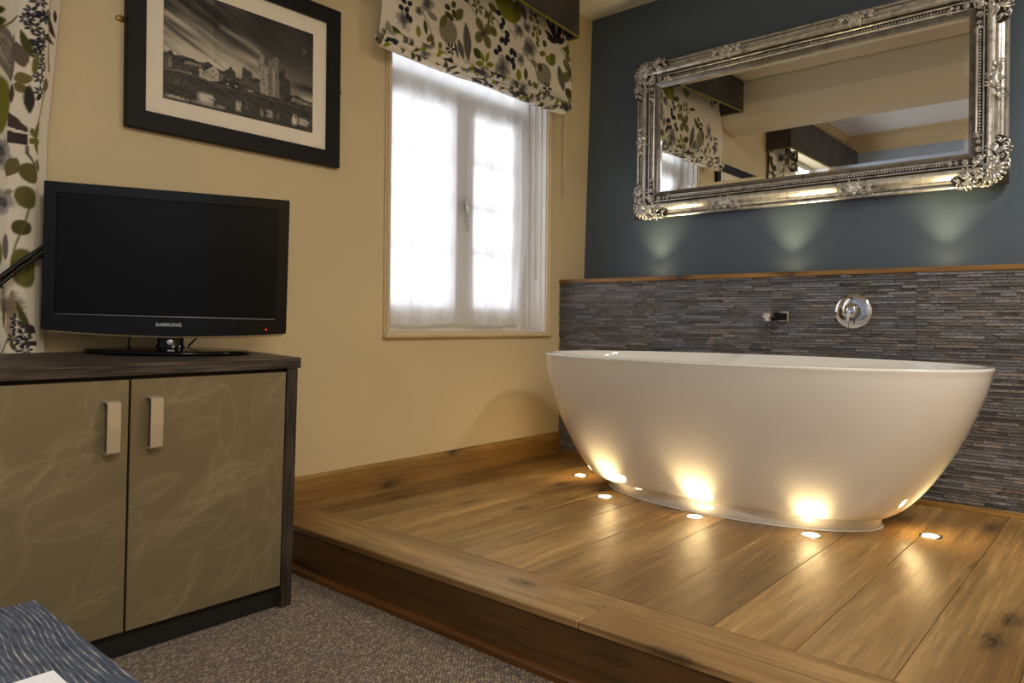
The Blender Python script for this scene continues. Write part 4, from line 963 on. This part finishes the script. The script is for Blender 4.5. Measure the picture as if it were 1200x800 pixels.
for k, (x0, x1) in enumerate(((XC0 + .040, .7885), (.7935, 1.2515))):
    m = MB(); m.box(x0, x1, .0015, .0205, .0735, .7415, bev=.0008)
    d = obj('door', m, mat_plain('bronze_door_edge', (110, 98, 68), .45, .4) if k == 0 else bpy.data.materials['bronze_door_edge'], cab, local=True)
    door(x0 + .0012, x1 - .0012, 60 + k).sheet('etched_panel', lambda U, V: (U, 0.0008 + 0 * U, V), M_DOOR, d, local=True)
    hx = .742 if k == 0 else .8495; z0, z1 = (.553, .690) if k == 0 else (.556, .695)
    h = MB(); prof_ = [(0.0006, z1), (-.024, z1), (-.030, z1 - .005), (-.031, (z0 + z1) / 2), (-.030, z0 + .005), (-.024, z0), (.0006, z0), (.0006, z0 + .004), (-.022, z0 + .005), (-.0265, z0 + .009), (-.027, (z0 + z1) / 2), (-.0265, z1 - .009), (-.022, z1 - .005), (.0006, z1 - .004)]
    h.prism(prof_, 0, hx - .0165, hx + .0165)
    obj('handle', h, M_NICKEL, d, local=True, bevel=.001)

# ------------------------------------------------------------------ television
tvc = (1.018, .282); AT = math.radians(-28)
tv_m = Matrix.Translation(PIV) @ Rt @ Matrix.Translation((tvc[0], tvc[1], .7853)) @ Matrix.Rotation(AT, 4, 'Z') @ Matrix.Scale(.988, 4)
tv = thing('television', 'black flat screen television on a glossy oval foot, standing on the dark wood cabinet', 'television', tv_m.to_translation(), tv_m); tv.scale = (.988,) * 3
HW = .346
def outline(z0, z1, r, dip, n=24):
    p = [(-HW, z1 - r), (-HW + r * .3, z1 - r * .3), (-HW + r, z1), (HW - r, z1), (HW - r * .3, z1 - r * .3), (HW, z1 - r), (HW, z0 + r)]
    for k in range(n + 1):
        x = HW - r - (2 * HW - 2 * r) * k / n; p.append((x, z0 - dip * (1 - (x / HW) ** 2)))
    p.append((-HW, z0 + r)); return p
b = MB(); ol = outline(.070, .507, .004, .014)
def ringv(ol, y, k=1.): return [(x * k, y, .29 + (z - .29) * k) for x, z in ol]
n = len(ol); vs = ringv(ol, -.028, .992) + ringv(ol, -.025) + ringv(ol, .004) + ringv(ol, .010, .985)
sx0, sx1, sz0, sz1 = -.312, .312, .118, .476
b.add(vs, [(i * n + k, (i + 1) * n + k, (i + 1) * n + (k + 1) % n, i * n + (k + 1) % n) for i in range(3) for k in range(n)] + [tuple(3 * n + k for k in range(n))])
# front face as a frame round the screen opening
front = ringv(ol, -.028, .992); ci = []
def inner(x, z):
    return (min(max(x, sx0), sx1), -.028, min(max(z, sz0), sz1))
inn = [inner(p[0] * 1.02, p[2]) for p in front]
# make sure the four opening corners are hit
for cx_, cz_ in ((sx0, sz0), (sx0, sz1), (sx1, sz0), (sx1, sz1)):
    k = min(range(n), key=lambda i: (front[i][0] - cx_) ** 2 + (front[i][2] - cz_) ** 2); inn[k] = (cx_, -.028, cz_)
inn2 = [(x, -.0205, z) for x, y, z in inn]
b.add(front + inn + inn2, [(k, (k + 1) % n, n + (k + 1) % n, n + k) for k in range(n)] + [(n + k, n + (k + 1) % n, 2 * n + (k + 1) % n, 2 * n + k) for k in range(n)])
obj('bezel', b, M_BLACK, tv, local=True)
b = MB(); b.box(sx0 - .004, sx1 + .004, -.0205, -.018, sz0 - .004, sz1 + .004); obj('screen', b, M_SCREEN, tv, local=True)
b = MB(); b.box(-.26, .26, .0101, .045, .12, .44, bev=.02); b.box(-.12, .12, .02, .058, .08, .30, bev=.012); obj('rear_housing', b, M_BLACKM, tv, local=True)
b = MB(); b.tube([(x, -.0282, .1165) for x in np.linspace(-.31, .31, 3)], .0010, 5); obj('screen_trim', b, M_LOGO, tv, local=True)
b = MB(); b.tube([(x, -.0225, .0665 - .014 * (1 - (x / HW) ** 2)) for x in np.linspace(-HW + .012, HW - .012, 31)], .0026, 6); obj('lower_lip', b, mat_plain('clear_smoked_lip', (150, 130, 100), .15, .3), tv, local=True)
b = MB(); b.lathe([(.0022, 0), (.0018, .001)], (.283, -.0278, .083), (0, -1, 0), n=10); obj('power_light', b, M_LED, tv, local=True)
b = MB(); q = Matrix.Rotation(math.radians(4), 4, 'Z')
pr_ = [(.96, .0005), (1., .003), (1., .008), (.985, .012), (.9, .014), (.3, .018), (.2, .019)]
b.lathe([(r_, h_) for r_, h_ in pr_], (0, 0, 0), n=72, sx=.238, sy=.118); obj('stand_base', b, M_BLACK, tv, local=True)
b = MB(); b.lathe([(.046, .017), (.042, .022), (.038, .03), (.038, .06), (.04, .075)], (0, .004, 0), n=32, sx=1., sy=.55); obj('stand_neck', b, M_BLACK, tv, local=True)
b = MB(); b.lathe([(.010, 0), (.010, .001), (.007, .0014)], (-.0, -.0185, .036), (0, -1, 0), n=24); obj('stand_badge', b, M_CHROME, tv, local=True)
cu = bpy.data.curves.new('maker_lettering', 'FONT'); cu.body = 'SAMSUNG'; cu.size = .0155; cu.extrude = .0004; cu.align_x = 'CENTER'; cu.offset = .0004; cu.space_character = 1.1
to = bpy.data.objects.new('maker_lettering', cu); COL.objects.link(to); dg = bpy.context.evaluated_depsgraph_get(); dg.update()
me = bpy.data.meshes.new_from_object(to.evaluated_get(dg)); bpy.data.objects.remove(to)
xs_ = [v.co.x for v in me.vertices]; sc_ = .072 / (max(xs_) - min(xs_))
me.transform(Matrix.Translation((-.004, -.0286, .0865)) @ Matrix.Rotation(PI / 2, 4, 'X') @ Matrix.Scale(sc_, 4)); me.materials.clear()
new_obj('lettering', me, M_LOGO, tv)
# cables
def world_tv(x, y, z): return tuple(tv_m @ Vector((x, y, z)))
cb = MB()
p0 = np.array(world_tv(-.25, .05, .31))
end1 = on(0, 330, 1, 2.26); far1 = np.array([.36, 2.20, .94]); 
cb.tube([world_tv(-.22, .050, .395), world_tv(-.33, .040, .338), on(25, 306, 1, 2.425), on(0, 325, 1, 2.41), on(-40, 352, 1, 2.39), (.40, 2.39, .83), (.33, 2.40, .803)], .0085, 8, flat=.8)
cb2 = MB(); cb2.tube([world_tv(-.22, .050, .360), world_tv(-.33, .040, .310), on(25, 312, 1, 2.425), on(0, 333, 1, 2.41), on(-36, 364, 1, 2.39), (.44, 2.36, .83), (.37, 2.36, .803)], .0065, 8)
tag(obj('television_cable', cb, M_BLACKM), 'thick black cable slanting from the television across the curtain, upper of the pair', 'cable')
tag(obj('television_cable', cb2, M_BLACKM), 'thinner black cable slanting below the thick one across the curtain', 'cable')
cb = MB(); cb.tube([world_tv(-.115, .03, .10), world_tv(-.118, .035, .05), world_tv(-.122, .03, .02), world_tv(-.10, .06, .0045), world_tv(.02, .12, .004)], .0028, 8)
tag(obj('power_lead', cb, M_BLACKM), 'thin black lead dropping beneath the left half of the television', 'cable')
cb = MB(); cb.tube([world_tv(.09, .03, .10), world_tv(.075, .04, .05), world_tv(.05, .06, .022), world_tv(.04, .10, .0045)], .0028, 8)
tag(obj('aerial_lead', cb, M_BLACKM), 'thin black lead dropping just right of the television stand neck', 'cable')

# ------------------------------------------------------------------ low table with a sheet of paper
tb = thing('low_table', 'blue-grey limed wood table with its corner in front of the cabinet', 'table', (-.1, .7, 0))
b = MB(); b.box(-.75, .3425, .12, 1.190, .462, .500, bev=.0015); obj('table_top', b, M_TABLE, tb)
for (x, y) in ((-.72, .15), (.25, .15), (-.72, 1.10), (.25, 1.10)):
    b = MB(); b.box(x, x + .06, y, y + .06, 0.0005, .4615, bev=.002); obj('leg', b, M_TABLE, tb)
b = MB(); b.box(-.70, .29, .17, .19, .38, .4615); b.box(-.70, .29, 1.12, 1.14, .38, .4615); b.box(-.70, -.68, .19, 1.12, .38, .4615); b.box(.27, .29, .19, 1.12, .38, .4615); obj('apron', b, M_TABLE, tb)
b = MB(); b.box(.02, .286, .55, .930, .5005, .5022); o = obj('paper_sheet', b, M_PAPER); tag(o, 'sheet of white paper lying on the blue-grey table', 'paper')

# ------------------------------------------------------------------ added unseen lamps for room fill, and daylight
def fill_lamp(x, y, z, e, label):  # lamp and housing made up to fill the room with soft light
    t = thing('fill_lamp', label, 'lamp', (x, y, z))
    b = MB(); b.lathe([(.21, 0), (.235, -.01), (.24, -.05), (.235, -.055), (.228, -.052)], (x, y, z), n=48); obj('housing', b, M_WHITE, t)
    b = MB(); b.lathe([(.226, -.0535), (.226, -.058), (.2, -.066), (.05, -.07)], (x, y, z), n=48); obj('diffuser', b, M_FILL, t)
    l = bpy.data.lights.new('fill_light', 'AREA'); l.shape = 'DISK'; l.size = .44; l.energy = e; l.color = (1., .92, .80)
    o = bpy.data.objects.new('fill_light', l); COL.objects.link(o); o.location = (x, y, z - .075)
    return t
FILL_E = 31
fill_lamp(.1, -.7, ZF - .001, FILL_E, 'added fill lamp, unseen, on the ceiling over the carpeted end of the room')
fill_lamp(.1, -1.7, ZF - .001, FILL_E, 'added fill lamp, unseen, on the ceiling furthest from the windows')
fill_lamp(2.5, -.6, ZC - .001, FILL_E, 'added fill lamp, unseen, on the ceiling over the far end of the platform')
def daylight(n, w, e):
    x0, x1, z0, z1 = w
    l = bpy.data.lights.new('daylight_%d' % n, 'AREA'); l.shape = 'RECTANGLE'; l.size = x1 - x0 - .02; l.size_y = z1 - z0 - .02; l.energy = e; l.color = (.90, .95, 1.)
    o = bpy.data.objects.new('daylight_%d' % n, l); COL.objects.link(o); o.location = ((x0 + x1) / 2, YA + T + .05, (z0 + z1) / 2); o.rotation_euler = (-PI / 2, 0, 0)
daylight(1, W1, 11.); daylight(2, W2, 26)
wd = bpy.data.worlds.new('overcast_sky'); sc.world = wd; wd.use_nodes = True
bg = wd.node_tree.nodes['Background']; bg.inputs[0].default_value = (.88, .93, 1., 1); bg.inputs[1].default_value = 1.1

# ------------------------------------------------------------------ camera
cam = bpy.data.cameras.new('camera'); co = bpy.data.objects.new('camera', cam); COL.objects.link(co)
cam.sensor_width = 36.; cam.lens = F_PX / 1200 * 36.; cam.shift_x = 0.; cam.shift_y = (CY - 400) / 1200.; cam.clip_start = .02
R3 = Matrix(((_R2[0], -_D2[0], -_F[0]), (_R2[1], -_D2[1], -_F[1]), (_R2[2], -_D2[2], -_F[2])))
co.matrix_world = Matrix.Translation(EYE.tolist()) @ R3.to_4x4()
sc.camera = co
sc.view_settings.view_transform = 'Standard'; sc.view_settings.look = 'None'; sc.view_settings.gamma = 1.; sc.view_settings.use_curve_mapping = False
sc.view_settings.exposure = 0.
sc.cycles.use_denoising = True; sc.cycles.max_bounces = 10; sc.cycles.diffuse_bounces = 5; sc.cycles.glossy_bounces = 5; sc.cycles.transparent_max_bounces = 12
sc.cycles.sample_clamp_indirect = 6.; sc.cycles.caustics_reflective = False; sc.cycles.caustics_refractive = False
